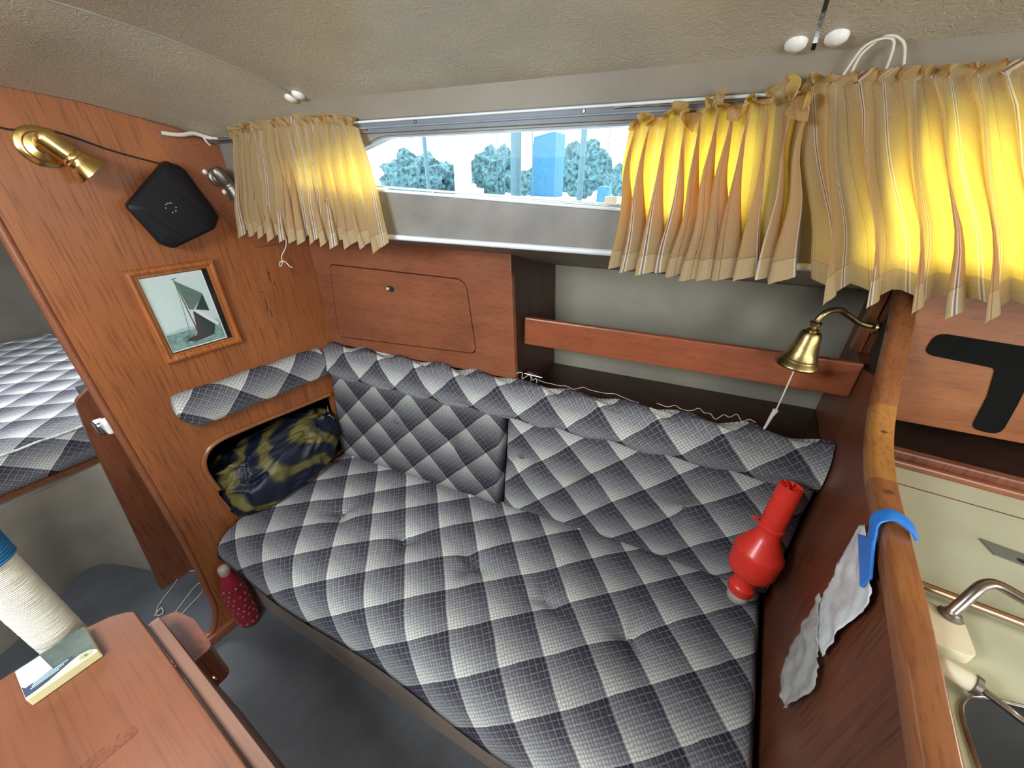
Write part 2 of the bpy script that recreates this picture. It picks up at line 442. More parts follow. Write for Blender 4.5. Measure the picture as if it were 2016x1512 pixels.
ceil_panel(.004, .330); ceil_panel(.336, 1.244); ceil_panel(1.249, 3.1); ceil_panel(-1.9, -.02)
# pale seam strip on the forward joint, dark gap aft
g = G(); pts = []
for d in [0, .04, .08, .15, .23, .33, .45, .6, .9, 1.3]: pts.append((.333, A + K * .333 - d, edge_z(.333) + camber(d) + .0005))
pts = spline(pts, 5); g.tube(pts, .0022, 8); g.obj('seam_strip', M['liner'], ce, label='pale cream seam strip')
def cap(x, d):
    y = A + K * x - d; z = edge_z(x) + camber(d)
    g = G().lathe([(-.002, .013), (.003, .012), (.006, .008), (.0075, 0)], (x, y, z), (0, -.3, -1), 16)
    autosm(g.obj('screw_cap', M['whitep'], ce, label='white screw cap'), 60)
for x, d in ((.320, .022), (.350, .028), (1.226, .024), (1.268, .028)): cap(x, d)

# forward bulkhead with the doorway and the foot opening of the berth
bulk = [(-1.60, .0), (-.62, 0), (-.60, .05)] + [(-.60, 1.38), (-.56, 1.43), (.10, 1.43), (.150, 1.38)]
door_edge = [(.150, 1.36), (.142, 1.05), (.136, .5), (.128, .30), (.121, .21), (.118, .158), (.112, .116), (.085, .051), (.047, .036), (-.1, .036), (-.58, .036)]
outer = [(-1.6, 0), (.90, 0), (.90, 1.30), (.66, 1.30), (.66, 1.462), (.571, 1.479), (.489, 1.511), (.337, 1.541), (.241, 1.552), (0, 1.565), (-.6, 1.565), (-1.6, 1.5)]
doorhole = [(-.60, .06), (-.60, 1.38), (-.56, 1.43), (.10, 1.43)] + door_edge[:]
hole = rpoly([(.690, .405, 0), (.690, .684, .03), (.455, .697, .2), (.262, .706, .075), (.256, .52, .03), (.275, .405, 0)], .03, 8)
fb = xplane(0)
g = G().plate([outer, doorhole, hole], fb, -.018, 0)
wf = struct(g.obj('wall_forward', M['wood_bulk'], org=(0, 0, 0)))
# moulding round the foot opening
tp = [(0.004, y, z) for y, z in [(.260, .545), (.254, .585), (.252, .63), (.262, .668), (.285, .692), (.32, .703), (.37, .702), (.45, .698), (.56, .689), (.690, .680)]]
g = G().tube(spline(tp, 5), .0075, 10); autosm(g.obj('hole_moulding', M['wood_rail'], wf, label='rounded pale teak moulding'), 60)
# doorway edging: pale lipping
tp = [(-.006, y - .004, z) for y, z in door_edge]
g = G().tube(spline(tp, 4), .009, 8); autosm(g.obj('door_lipping', M['wood_lock'], wf), 60)
# overlay corner pad
pad = [(.66, 1.460), (.571, 1.477), (.489, 1.509), (.434, 1.520), (.461, 1.448), (.523, 1.321), (.565, 1.256), (.59, 1.226), (.676, 1.228), (.741, 1.228), (.741, 1.29), (.66, 1.29)]
g = G().plate([pad], fb, 0, .006); o = bev(g.obj('corner_panel', M['wood_lock'], wf), .0015, 1)
# threshold at the foot of the doorway
g = G().plate([[(-.62, 0), (.20, 0), (.17, .03), (.12, .036), (-.62, .036)]], fb, -.03, .014)
bev(g.obj('threshold', M['wood_lock'], wf), .005, 2)
# knots, old screw holes and scrapes in the veneer
def scar(y, z, w, h, name='scratch'):
    pts = [(y + w * .3 * (random.random() - .5) + w * .25 * k / 7, z + h * (k / 7 - .5)) for k in range(8)]
    g = G().tube([(0.0006, a, b) for a, b in pts], [.0002, .0009, .0012, .0007, .0011, .0009, .0006, .0002], 5); g.obj(name, M['dark'], wf)
for (y, z, w, h) in ((.600, 1.145, .003, .05), (.610, 1.118, .006, .015), (.566, 1.10, .005, .006), (.568, 1.06, .003, .05), (.574, 1.03, .004, .03), (.603, 1.150, .012, .006), (.640, 1.17, .010, .008)): scar(y, z, w, h)
# screw cover ring
g = G().lathe([(0, .006), (.002, .005), (.0025, 0)], (0, .568, 1.093), (1, 0, 0), 12); g.obj('screw_head', M['wood_lock'], wf)

# cabin side with the two window openings
ztop = 1.56
win1 = rpoly([(1.227, 1.484, .02), (.522, 1.482, .12), (.447, 1.460, .1), (.25, 1.425, .02), (.22, 1.388, .02), (1.227, 1.346, .02)], .02, 6)
win2 = rpoly([(2.45, 1.484, .03), (1.372, 1.484, .02), (1.372, 1.305, .02), (2.45, 1.295, .03)], .02, 6)
ztr = lambda x: 1.284
outer = [(-.02, 1.284), (3.1, 1.262), (3.1, ztop), (-.02, ztop)]
g = G().plate([outer, win1, win2], side(A), 0, .035)
ws = struct(g.obj('wall_side', M['sidewall'], org=(0, A, 1.28)))
# upper cream band between the track and the deckhead
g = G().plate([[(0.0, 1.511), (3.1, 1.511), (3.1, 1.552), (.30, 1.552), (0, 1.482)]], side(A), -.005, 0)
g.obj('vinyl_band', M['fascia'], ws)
# white piping at the lower edge and the track strips
def strip(x0, z0, x1, z1, r, name, m, d=0, par=None):
    g = G().tube([(x0 + (x1 - x0) * t / 12, A + K * (x0 + (x1 - x0) * t / 12) - d, z0 + (z1 - z0) * t / 12) for t in range(13)], r, 8)
    return autosm(g.obj(name, m, par or ws), 60)
strip(.0, 1.285, 3.0, 1.272, .006, 'lower_piping', M['white_trim'], .002)
g = G().plate([[(.03, 1.4865), (3.05, 1.4875), (3.05, 1.511), (.03, 1.509)]], side(A), -.010, 0); g.obj('curtain_track', M['grey_track'], ws)
strip(.05, 1.506, 3.0, 1.507, .0022, 'track_bead', M['white_trim'], .011)
strip(.05, 1.495, 3.0, 1.496, .0018, 'track_bead', M['alu'], .011)
for i, x in enumerate((.62, .95, 1.30)):
    G().lathe([(0, .0035), (.0015, .003), (.002, 0)], (x, A + K * x - .010, 1.501), (0, -1, 0), 10).obj('track_screw', M['steel'], ws)
def window(nm, poly, x0, x1, zb0, zb1, zt):
    cx = sum(p[0] for p in poly) / len(poly); cz = sum(p[1] for p in poly) / len(poly)
    big = [(cx + (x - cx) * (1 + .012 / (x1 - x0) * 2), cz + (z - cz) * 1.16) for x, z in poly]
    inn = [(cx + (x - cx) * (1 - .012 / (x1 - x0) * 2), cz + (z - cz) * .93) for x, z in poly]
    t = G().plate([poly, inn], side(A), .006, .030)
    w = struct(t.obj(nm, M['alu'], org=(cx, A + K * cx, cz)))
    G().plate([inn], side(A), .018, .022).obj('pane', M['glass'], w)
    for dz, r in ((-.0035, .0028), (.004, .0022)):
        g = G().tube([(x0 + (x1 - x0) * k / 12, A + K * (x0 + (x1 - x0) * k / 12) - .004, zb0 + (zb1 - zb0) * k / 12 + dz) for k in range(13)], r, 8)
        autosm(g.obj('sill_track', M['white_trim'], w, label='white sliding track'), 60)
    return w
w1 = window('window_1', win1, .22, 1.24, 1.397, 1.348, 1.484)
w2 = window('window_2', win2, 1.36, 2.45, 1.305, 1.296, 1.484)
# little catch on the sill, by the second curtain
x = 1.0; G().box((x, A + K * x - .012, 1.363), (x + .022, A + K * x + .004, 1.376)).obj('catch', M['creamp'], w1)

# underside of the side deck and hull liner
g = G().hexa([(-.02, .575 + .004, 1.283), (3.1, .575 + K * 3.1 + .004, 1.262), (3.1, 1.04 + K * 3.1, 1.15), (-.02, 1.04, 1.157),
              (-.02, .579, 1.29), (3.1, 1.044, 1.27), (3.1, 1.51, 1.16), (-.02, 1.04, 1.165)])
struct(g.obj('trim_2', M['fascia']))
g = G().plate([[(.0, 0), (3.1, 0), (3.1, 1.20), (0, 1.20)]], side(1.03), 0, .02)
struct(g.obj('wall_hull', M['liner']))
# far shell behind and to starboard of the camera
g = G().box((-2.1, -1.65, 0), (3.2, -1.62, 1.62)); struct(g.obj('wall_starboard', M['dim']))
g = G().plate([[(-1.65, 0), (1.2, 0), (1.2, 1.62), (-1.65, 1.62)], [(-.95, .75), (-.2, .75), (-.2, 1.5), (-.95, 1.5)]], xplane(3.12), 0, .02); struct(g.obj('wall_aft', M['dim']))
g = G().box((-2.12, -1.65, 0), (-2.08, 1.4, 1.62)); struct(g.obj('wall_bow', M['dim']))
g = G().plate([[(-2.1, 0), (-.02, 0), (-.02, 1.45), (-2.1, 1.45)]], lambda u, v, e: (u, .82 + .10 * u + e, v), 0, .02); struct(g.obj('wall_forepeak', M['dim']))

# galley partition with its curved top
px0, px1 = 1.515, 1.535
top = [(.05, .82), (.10, .862), (.20, .880), (.34, .904), (.50, .930), (.61, .944), (.70, .955), (.76, .968), (.82, .993), (.87, 1.03), (.93, 1.09), (1.00, 1.165), (1.06, 1.215)]
ts = [(p.x, p.y) for p in spline([(a, b, 0) for a, b in top[:-1]], 4)]
pp = [(.06, 0), (1.27, 0), (1.27, 1.155), (1.135, 1.19), (1.125, 1.045), (1.06, 1.03)] + [(y, z - .008) for y, z in reversed([t for t in ts if t[0] < .93])] + [(.05, .81)]
g = G().plate([pp], xplane(px0), 0, px1 - px0)
wp = struct(g.obj('wall_galley', M['wood_part'], org=(px0, .6, 0)))
# capping rail: rounded rectangle swept along the top
prof = rrect(-.017, -.020, .017, .012, [.004, .011, .008, .004], 4)
pts = spline([(1.525, a, b) for a, b in top], 6); rows = []
for i, p in enumerate(pts):
    t = (pts[min(i + 1, len(pts) - 1)] - pts[max(i - 1, 0)]).normalized(); up = V((1, 0, 0)).cross(t)
    rows.append([p + V((1, 0, 0)) * a + up * b for a, b in prof])
j1 = min(i for i, p in enumerate(pts) if p.y > .715); j2 = min(i for i, p in enumerate(pts) if p.y > .862)
n = len(prof)
def shrink(r, k): c = sum(r, V()) / len(r); return [c + (q - c) * k for q in r]
for a, b, mm, lb in ((0, j1, 'wood_rail', None), (j1, j2, 'wood_knee', 'golden lighter knee piece of the rail'), (j2, len(pts) - 1, 'wood_rail', None)):
    seg = [list(r) for r in rows[a:b + 1]]
    seg[0] = shrink(seg[0], .985 if a else 1); seg[-1] = shrink(seg[-1], .985)
    g = G().grid(seg, closeu=True); g.f.append(tuple(range(n))); g.m.append(0); g.f.append(tuple(range(len(g.v) - n, len(g.v)))); g.m.append(0)
    autosm(g.obj('capping_rail', M[mm], wp, label=lb), 35)
for (y, z) in ((.820, 1.0055), (.690, .9665)):
    G().lathe([(0, .0055), (.0012, .005), (.0014, 0)], (1.527, y, z), (0, -.25 if y > .8 else -.1, 1), 14).obj('wood_plug', M['wood_part'], wp, label='dark round wood plug')
g = G().hexa([(1.500, 1.118, 1.045), (1.52, 1.118, 1.045), (1.52, 1.145, 1.045), (1.50, 1.145, 1.045), (1.500, 1.118, 1.19), (1.52, 1.118, 1.19), (1.52, 1.145, 1.19), (1.50, 1.145, 1.19)])
bev(g.obj('batten', M['wood_rail'], wp), .003)

# ------------------------------------------------------------------ outside: marina beyond the window
M['water'] = plain('bright_harbour_water', (.70, .74, .75), .25, .4, 3, .1, .5)
M['boatw'] = plain('white_boat_gelcoat', (.45, .47, .48), .4, vary=.25, vscale=3)
M['tree_o'] = plain('distant_foliage', (.055, .125, .145), .95, 0, 5, .45, 3)
M['mast'] = plain('dull_mast_alloy', (.05, .11, .14), .6)
M['tarp'] = plain('blue_boat_cover', (.03, .13, .24), .8)
struct(G().box((-90, 2.2, -1.0), (90, 160, -.9)).obj('ground', M['water']))
F_ = lambda r, D: 1.25 + r * D            # x at distance D outboard for a bearing r
def mast(r, D, h, w, lab):
    t = thing('mast', (F_(r, D), D, -.9), lab, 'mast', 'masts seen through the window')
    g = G().lathe([(0, w), (h * .6, w * .95), (h, w * .6)], WORG[t.name], (0, 0, 1), 12); autosm(g.obj('pole', M['mast'], t), 60)
    x = F_(r, D)
    for zz in (.45, .75):
        G().tube([(x - h * .06, D, -.9 + h * zz), (x + h * .06, D, -.9 + h * zz)], w * .35, 6).obj('spreader', M['mast'], t)
    for s in (-1, 1): G().tube([(x + s * h * .07, D, -.85), (x + s * h * .06, D, -.9 + h * .45), (x, D, -.9 + h * .96)], w * .14, 5).obj('stay', M['mast'], t)
mast(-.93, 15, 9, .10, 'slender mast at the left end of the window view')
mast(-.612, 14, 12, .16, 'thick dark mast in the middle of the window view')
mast(-.597, 17, 12, .10, 'thin mast just beside the thick dark mast')
mast(-.418, 12, 12, .09, 'dark mast near the right end of the window view')
t = obj('pile', *(lambda g: (g.v, g.f))(G().lathe([(0, .42), (5.4, .40), (5.5, .3)], (F_(-.79, 16), 16, -.9), (0, 0, 1), 20)), M['boatw'], label='broad white mooring pile seen through the window', cat='pile')
def tree(x, y, w, h, seed, lab):
    t = thing('distant_tree', (x, y, -.9), lab, 'tree', 'trees seen through the window')
    g = G().tube([(x, y, -.9), (x, y, h * .4)], [.18, .12], 8); g.obj('trunk', M['mast'], t)
    bm = bmesh.new(); bmesh.ops.create_icosphere(bm, subdivisions=4, radius=1)
    for v in bm.verts:
        q = v.co.normalized(); k = 1 + .35 * noise.noise(q * 2.2 + V((seed, 0, 0))) + .25 * noise.noise(q * 6 + V((0, seed, 0)))
        v.co = V((q.x * w * k + x, q.y * w * k * .6 + y, q.z * h * .5 * k + h * .45))
    vs_ = [tuple(v.co) for v in bm.verts]; fs_ = [tuple(v.index for v in f.verts) for f in bm.faces]; bm.free()
    obj('foliage', vs_, fs_, M['tree_o'], t)
for i, (r, D, w, h, l) in enumerate(((-.99, 30, 3.4, 3.6, 'low dark tree at the left end of the window view'), (-.885, 32, 2.4, 2.8, 'low tree just left of the white pile'),
                                     (-.735, 34, 2.6, 4.4, 'dark tree just right of the white pile'), (-.655, 31, 1.3, 2.1, 'dark bushy tree left of the thick mast'),
                                     (-.49, 34, 2.9, 4.6, 'tall dark tree above the blue cover'), (-.405, 28, .8, 2.6, 'round tree behind the mast at right'))):
    tree(F_(r, D), D + i * 1.5, w, h, i * 3.7, l)
def boat(r, D, L, hh, lab, cov=None):
    x = F_(r, D); t = thing('moored_boat', (x, D, -.9), lab, 'boat', 'moored boats seen through the window')
    rows = []
    for i in range(13):
        u = i / 12; s = u * 2 - 1; w = (1 - abs(s) ** 2.6) * L * .15 + .02; sh = hh * (1 + .15 * s * s)
        rows.append([(x + s * L / 2, D - w, sh - .9), (x + s * L / 2 * .93, D - w * .7, -.75), (x + s * L / 2 * .9, D, -.88), (x + s * L / 2 * .93, D + w * .7, -.75), (x + s * L / 2, D + w, sh - .9)])
    g = G().grid(rows, closeu=True); autosm(g.obj('hull', M['boatw'], t), 40)
    g = G().plate([rpoly([(x - L * .25, hh - .9), (x + L * .22, hh - .9), (x + L * .16, hh - .45), (x - L * .16, hh - .4)], .08)], lambda u, v, e: (u, D + e, v), -L * .09, L * .09)
    c = g.obj('coachroof', M['boatw'], t)
    for k in (-1, 0, 1):
        G().plate([rrect(x + k * L * .1 - L * .03, hh - .72, x + k * L * .1 + L * .03, hh - .58, .04)], lambda u, v, e: (u, D + e, v), -L * .093, -L * .088).obj('porthole', M['tarp'], c)
    if cov:
        a, b, z0, z1 = cov
        g = G().plate([rpoly([(x + a, z0), (x + b, z0), (x + b * .9, z1), (x + a * .8, z1 * .95)], .1)], lambda u, v, e: (u, D + e, v), -.4, .4); g.obj('cover', M['tarp'], t, label='blue canvas cover')
boat(-.885, 17, 5, .9, 'white boat low at the left of the window view')
boat(-.70, 13, 4.2, .95, 'white boat moored left of the thick mast')
boat(-.50, 15, 5.5, 1.2, 'white motor boat with a blue cover in the window view', (-.75, .35, .3, 2.9))
boat(-.40, 10, 3, .75, 'white boat at the right of the window view')
x = F_(-.355, 11.5); g = G().box((x - .17, 11.4, -.9), (x + .17, 11.7, 1.2)); bev(g.obj('dock_box', M['tarp'], label='upright blue dock box at the right of the window view', cat='box'), .02)

# ------------------------------------------------------------------ locker over the settee
lk = thing('wall_locker', (.36, .80, .87), 'reddish mahogany wall locker with a flush rounded door under the window', 'locker')
fs = side(.75)
dp = rpoly([(.075, 1.155, .02), (.575, 1.152, .035), (.598, .932, .022), (.040, .900, .012)], .02, 6)
gp = rpoly([(.072, 1.158, .022), (.578, 1.155, .037), (.601, .929, .024), (.036, .897, .012)], .02, 6)
g = G().plate([[(.001, .868), (.730, .868), (.712, 1.262), (.001, 1.262)], gp], fs, 0, .016)
bev(g.obj('face_panel', M['wood_lock'], lk), .0015, 1)
G().plate([gp], fs, .0145, .017).obj('door_gap', M['dark'], lk)
latch = rrect(.292, 1.091, .322, 1.109, .0085, 6)
g = G().plate([dp, latch], fs, .001, .014); dr = bev(g.obj('door', M['wood_lock'], lk), .0012, 1)
G().plate([latch], fs, .010, .0135).obj('finger_hole', M['dark'], dr, label='dark oval finger hole')
G().plate([[(.293, 1.097), (.300, 1.0965), (.300, 1.1035), (.293, 1.103)]], fs, .0005, .006).obj('latch_tongue', M['whitep'], dr)
g = G().hexa([(.713, .857, .80), (.729, .860, .80), (.729, 1.13, .80), (.713, 1.13, .80), (.700, .857, 1.262), (.713, .860, 1.262), (.713, 1.13, 1.175), (.700, 1.13, 1.175)])
g.obj('side_panel', M['wood_dark'], lk, label='nearly black end panel')

# shelf rail (fiddle) in front of the hull liner
def beam(x0, x1, d, z0, z1, th, name, m, **k):
    g = G().hexa([(x0, d + K * x0, z0), (x1, d + K * x1, z0), (x1, d + K * x1 + th, z0), (x0, d + K * x0 + th, z0), (x0, d + K * x0, z1), (x1, d + K * x1, z1), (x1, d + K * x1 + th, z1), (x0, d + K * x0 + th, z1)])
    return bev(g.obj(name, m, **k), .004, 2)
beam(.728, 1.513, .80, .967, 1.050, .018, 'fiddle_rail', M['wood_fid'], label='long horizontal teak fiddle rail across the open shelf', cat='rail')
# shelf behind the bolster, between locker and partition
g = G().hexa([(.02, .760, .795), (1.513, .985, .795), (1.513, 1.255, .795), (.02, 1.03, .795), (.02, .760, .812), (1.513, .985, .812), (1.513, 1.255, .812), (.02, 1.03, .812)])
g.obj('shelf_board', M['wood_dark'], label='dark brown shelf board behind the checked bolster', cat='shelf')

# ------------------------------------------------------------------ settee base
g = G().hexa([(.002, .215, 0), (1.512, .351, 0), (1.512, .366, 0), (.002, .23, 0), (.002, .215, .308), (1.512, .351, .308), (1.512, .366, .308), (.002, .23, .308)])
sb = thing('settee_base', (.75, .5, 0), 'beige settee base under the checked seat cushion', 'settee')
g.obj('front_panel', M['base'], sb)
G().hexa([(.002, .232, .290), (1.512, .368, .290), (1.512, .895, .290), (.002, .668, .290), (.002, .232, .307), (1.512, .368, .307), (1.512, .895, .307), (.002, .668, .307)]).obj('berth_top', M['base'], sb)
bk = G().hexa([(.002, .722, .30), (1.512, .948, .30), (1.512, .962, .30), (.002, .736, .30), (.002, .757, .79), (1.512, .983, .79), (1.512, .990, .79), (.002, .768, .79)])
bk.obj('back_board', M['wood_dark'], sb)
# inside of the foot tunnel beyond the bulkhead
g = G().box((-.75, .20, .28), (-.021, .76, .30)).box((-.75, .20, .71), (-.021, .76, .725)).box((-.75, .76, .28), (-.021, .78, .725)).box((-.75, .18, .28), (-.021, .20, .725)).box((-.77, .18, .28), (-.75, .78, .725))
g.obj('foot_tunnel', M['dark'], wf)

# ------------------------------------------------------------------ cushions
def prof(d, r, p=2.3):
    if d >= r: return 1.0
    t = 1 - max(d, 0) / r
    return max(0, 1 - t ** p) ** (1 / p)
def spaced(L, r, n):
    """samples on 0..L, dense near both ends"""
    e = [r * (1 - cos(pi / 2 * k / 7)) for k in range(8)]
    mid = [r + (L - 2 * r) * k / n for k in range(1, n)]
    return e + mid + [L - x for x in reversed(e)]
def cushion(name, m, base, U, W, vr, T, r, buttons, label, cat, rr=None, group=None, crown=.006, wrinkle=.0015, seed=0, uvo=(0, 0), res=.012, dent=(.018, .045), leanN=None, bname='button', bmat=None):
    """base(u,v)->point on the back plane, N(u,v) normal; vr(u)->(v0,v1)"""
    r0, r1, ru = rr or (r, r, r)
    us = spaced(W, ru, int(W / res)); Hm = max(vr(u)[1] - vr(u)[0] for u in us); n = int(Hm / res)
    rows = []; uvs = []
    for u in us:
        v0, v1 = vr(u); H = v1 - v0
        e0 = [r0 * (1 - cos(pi / 2 * k / 8)) for k in range(9)]; e1 = [r1 * (1 - cos(pi / 2 * k / 6)) for k in range(7)]
        vv = e0 + [r0 + (H - r0 - r1) * k / n for k in range(1, n)] + [H - x for x in reversed(e1)]
        row = []
        for q in vv:
            v = v0 + q; p0 = prof(q, r0); p1 = prof(H - q, r1); pu = prof(min(u, W - u), ru)
            h = T * p0 * p1 * pu
            h += crown * sin(pi * min(1, max(0, q / H))) * sin(pi * u / W) ** .5 * p0 * p1 * pu if 0 < u < W else 0
            du = dv = 0
            for (bu, bv) in buttons:
                dx, dy = u - bu, v - bv; R2 = dx * dx + dy * dy; R = sqrt(R2)
                if R < .25:
                    h -= dent[0] * exp(-R / dent[1] * 1.3) * (1 + .30 * min(1, R / .02) * cos(3 * math.atan2(dy, dx) + bu * 7))
                    w = .10 * exp(-(R / .07) ** 2); du += dx * w; dv += dy * w
            h += wrinkle * noise.noise(V((u * 9, v * 9, seed))) * 2 * p0 * p1 * pu
            P, Nn = base(u, v)
            row.append(P + Nn * max(h, .0005))
            vs0 = -(T * (1 - p0)) * .9; vs1 = (T * (1 - p1)) * .9; uu = (-(T * (1 - pu)) if u < W / 2 else T * (1 - pu)) * .9
            uvs.append((u + du + uu + uvo[0], v + dv + vs0 + vs1 + uvo[1]))
        rows.append(row)
    g = G().grid(rows); top = len(g.v)
    # close the back
    Cn = len(rows[0]); Rn = len(rows)
    ring = [(0, j) for j in range(Cn)] + [(i, Cn - 1) for i in range(1, Rn)] + [(Rn - 1, j) for j in range(Cn - 2, -1, -1)] + [(i, 0) for i in range(Rn - 2, 0, -1)]
    g.f.append(tuple(i * Cn + j for i, j in ring)); g.m.append(0)
    o = obj(name, g.v, g.f, m, uvs=uvs, smooth=True, label=label, cat=cat, group=group); fixn(o)
    for (bu, bv) in buttons:
        P, Nn = base(bu, bv); hh = T + crown * .8 - dent[0] * 1.05
        b = G().lathe([(0, .012), (.004, .012), (.0075, .009), (.009, .0)], P + Nn * hh, Nn, 14)
        autosm(b.obj('button', bmat or M['btn'], o), 60)
    return o
M['btn'] = plain('fabric_covered_button', (.13, .125, .12), .9, .5, 500, .25, 300)
def ph(u, v, cell, flip=1):
    s = sqrt(.5) / cell * flip
    return (-(u - v) * s) % 1, ((u + v) * s) % 1
# seat
cell = .108
M['plaid_seat'] = plaid('woven_check_seat', cell, ph(1.068, .743, cell))
def seat_base(u, v): return V((u, v, .309)), V((0, 0, 1))
def seat_vr(u): return (.172 + .085 * u + .006 * cos(u * 9), .700 + .153 * u)
cushion('seat_cushion', M['plaid_seat'], seat_base, U=None, W=1.508, vr=seat_vr, T=.107, r=.05,
        buttons=[(.274, .473), (.542, .501), (.769, .542), (.999, .572), (1.23, .595)],
        label='large buttoned seat cushion in grey and cream check', cat='cushion', rr=(.115, .02, .03), seed=1, dent=(.040, .055))
# two backrests leaning on the back board
ldir = V((K, -1, 0)).normalized()
def back_base(x0, lean=.035):
    L = sqrt(1 + K * K)
    def f(u, v):                    # u along, v height above .405
        x = x0 + u / L
        y = .712 + K * x + lean * (v / .36)
        Nn = V((K, -1, lean / .36)).normalized()
        return V((x, y, .398 + v)), Nn
    return f
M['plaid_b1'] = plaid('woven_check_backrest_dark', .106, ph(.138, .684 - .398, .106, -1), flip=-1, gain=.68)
M['plaid_b2'] = plaid('woven_check_backrest', .106, ph(.13, .64 - .398, .106))
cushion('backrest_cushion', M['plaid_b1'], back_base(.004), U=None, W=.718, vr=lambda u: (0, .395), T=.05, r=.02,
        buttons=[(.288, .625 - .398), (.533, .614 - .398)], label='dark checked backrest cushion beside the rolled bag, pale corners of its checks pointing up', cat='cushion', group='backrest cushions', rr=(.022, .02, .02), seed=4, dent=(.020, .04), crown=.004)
cushion('backrest_cushion', M['plaid_b2'], back_base(.720), U=None, W=.798, vr=lambda u: (.006 + .010 * sin(u * 5), .395), T=.053, r=.02,
        buttons=[(.055, .225), (.288, .208), (.54, .205)], label='lighter checked backrest cushion between the seam and the galley partition', cat='cushion', group='backrest cushions', rr=(.024, .02, .02), seed=8, dent=(.026, .045), crown=.005)

# bolsters: padded rolls along the top
def sweep(name, m, prof2, pathfn, n, label, cat, uv0=0, bumpy=.003, endtaper=None):
    rows = []; uvs = []; arc = [0]
    for a, b in zip(prof2, prof2[1:]): arc.append(arc[-1] + sqrt((a[0] - b[0]) ** 2 + (a[1] - b[1]) ** 2))
    cxp = sum(p[0] for p in prof2) / len(prof2); czp = sum(p[1] for p in prof2) / len(prof2)
    for i in range(n + 1):
        t = i / n; s = 1 - (endtaper(t) if endtaper else 0); row = []
        for j, (a, b) in enumerate(prof2):
            e = 1 + bumpy * (sin(t * pathfn(1)[1] * 42 + j * .5) + noise.noise(V((t * 14, j * .6, 3))) * 1.5)
            aa = cxp + (a - cxp) * s * e; bb = czp + (b - czp) * s * e
            p, L = pathfn(t); row.append(p(aa, bb)); uvs.append((t * L + uv0, arc[j]))
        rows.append(row)
    g = G().grid(rows)
    C = len(prof2); g.f.append(tuple(range(C))); g.m.append(0); g.f.append(tuple(range(n * C, n * C + C))); g.m.append(0)
    for i in range(n): g.f.append((i * C, (i + 1) * C, (i + 1) * C + C - 1, i * C + C - 1)); g.m.append(0)
    o = obj(name, g.v, g.f, m, uvs=uvs, label=label, cat=cat); fixn(o); autosm(o, 70); return o
# profile (d outboard offset, z) from the underside round the front to the top back
bp = [(p.x, p.y) for p in spline([(.752, .758, 0), (.715, .755, 0), (.694, .762, 0), (.684, .785, 0), (.687, .825, 0), (.700, .858, 0), (.724, .874, 0), (.747, .870, 0)], 4)]
M['plaid_bol'] = plaid('woven_check_bolster', .106, ph(.33, .09, .106))
def bol_path(t):
    x = .004 + t * 1.507
    return (lambda a, b: (x, a + K * x, b)), 1.524
sweep('bolster_cushion', M['plaid_bol'], bp, bol_path, 160, 'long narrow checked bolster running along the top of both backrests', 'cushion', bumpy=.085)
# arm pad across the bulkhead
ap = [(p.x, p.y) for p in spline([(.0015, .768, 0), (.018, .766, 0), (.030, .775, 0), (.034, .80, 0), (.031, .845, 0), (.020, .868, 0), (.0015, .874, 0)], 4)]
def arm_path(t):
    y = .246 + t * .440
    sh = .012 * (1 - t)                      # the pad rises slightly towards the doorway
    return (lambda a, b: (a, y + (0.0 if t > .0 else .0) + max(0, (.82 - b)) * .5 * max(0, 1 - t * 6), b + sh)), .44
sweep('arm_pad', M['plaid_bol'], ap, arm_path, 70, 'short checked arm pad fixed to the bulkhead below the sailing picture', 'cushion', uv0=.02, bumpy=.02, endtaper=lambda t: .55 * max(0, 1 - t / .035) ** 2)

# ------------------------------------------------------------------ rolled bag in the foot opening
bm = bmesh.new(); bmesh.ops.create_icosphere(bm, subdivisions=6, radius=1)
for v in bm.verts:
    q = v.co.normalized(); c = V((-.030, .470, .515))
    ex = V((abs(q.x) ** .8 * (1 if q.x > 0 else -1) * .112, abs(q.y) ** .68 * (1 if q.y > 0 else -1) * .200, abs(q.z) ** .66 * (1 if q.z > 0 else -1) * .108))
    wq = q + V((noise.noise(q * 1.7), noise.noise(q * 1.7 + V((5, 0, 0))), noise.noise(q * 1.7 + V((0, 7, 0))))) * .5
    k = 1 + .05 * noise.noise(q * 2.1) + .085 * (1 - 2.6 * abs(noise.noise(wq * 2.3 + V((3, 1, 2))))) + .05 * (1 - 2.5 * abs(noise.noise(wq * 4.6 + V((9, 2, 1)))))
    fold = .012 * noise.noise(q * 14)
    p = c + ex * (k + fold); p.z -= .03 * (p.y - .475) * 0; p.z += (p.y - .475) * .10
    p.z = max(p.z, .4155 + .004 * noise.noise(q * 8)); v.co = p
vs_ = [tuple(v.co) for v in bm.verts]; fs_ = [tuple(v.index for v in f.verts) for f in bm.faces]; bm.free()
bg_ = thing('sleeping_bag', (-.05, .475, .416), 'rolled navy and olive sleeping bag stuffed in the bulkhead opening', 'bag')
obj('bag_body', vs_, fs_, M['bag'], bg_, smooth=True)
g = G()
for k in range(7):
    c = V((.035 + random.uniform(-.008, .008), .635 + random.uniform(-.02, .02), .63 + random.uniform(-.028, .02)))
    g.add([c + V((random.uniform(-.012, .012), random.uniform(-.018, .018), random.uniform(-.018, .018))) for _ in range(4)], [(0, 1, 2), (0, 2, 3), (0, 3, 1), (1, 3, 2)])
g.obj('foil_tag', M['chrome'], bg_, label='crumpled shiny foil')

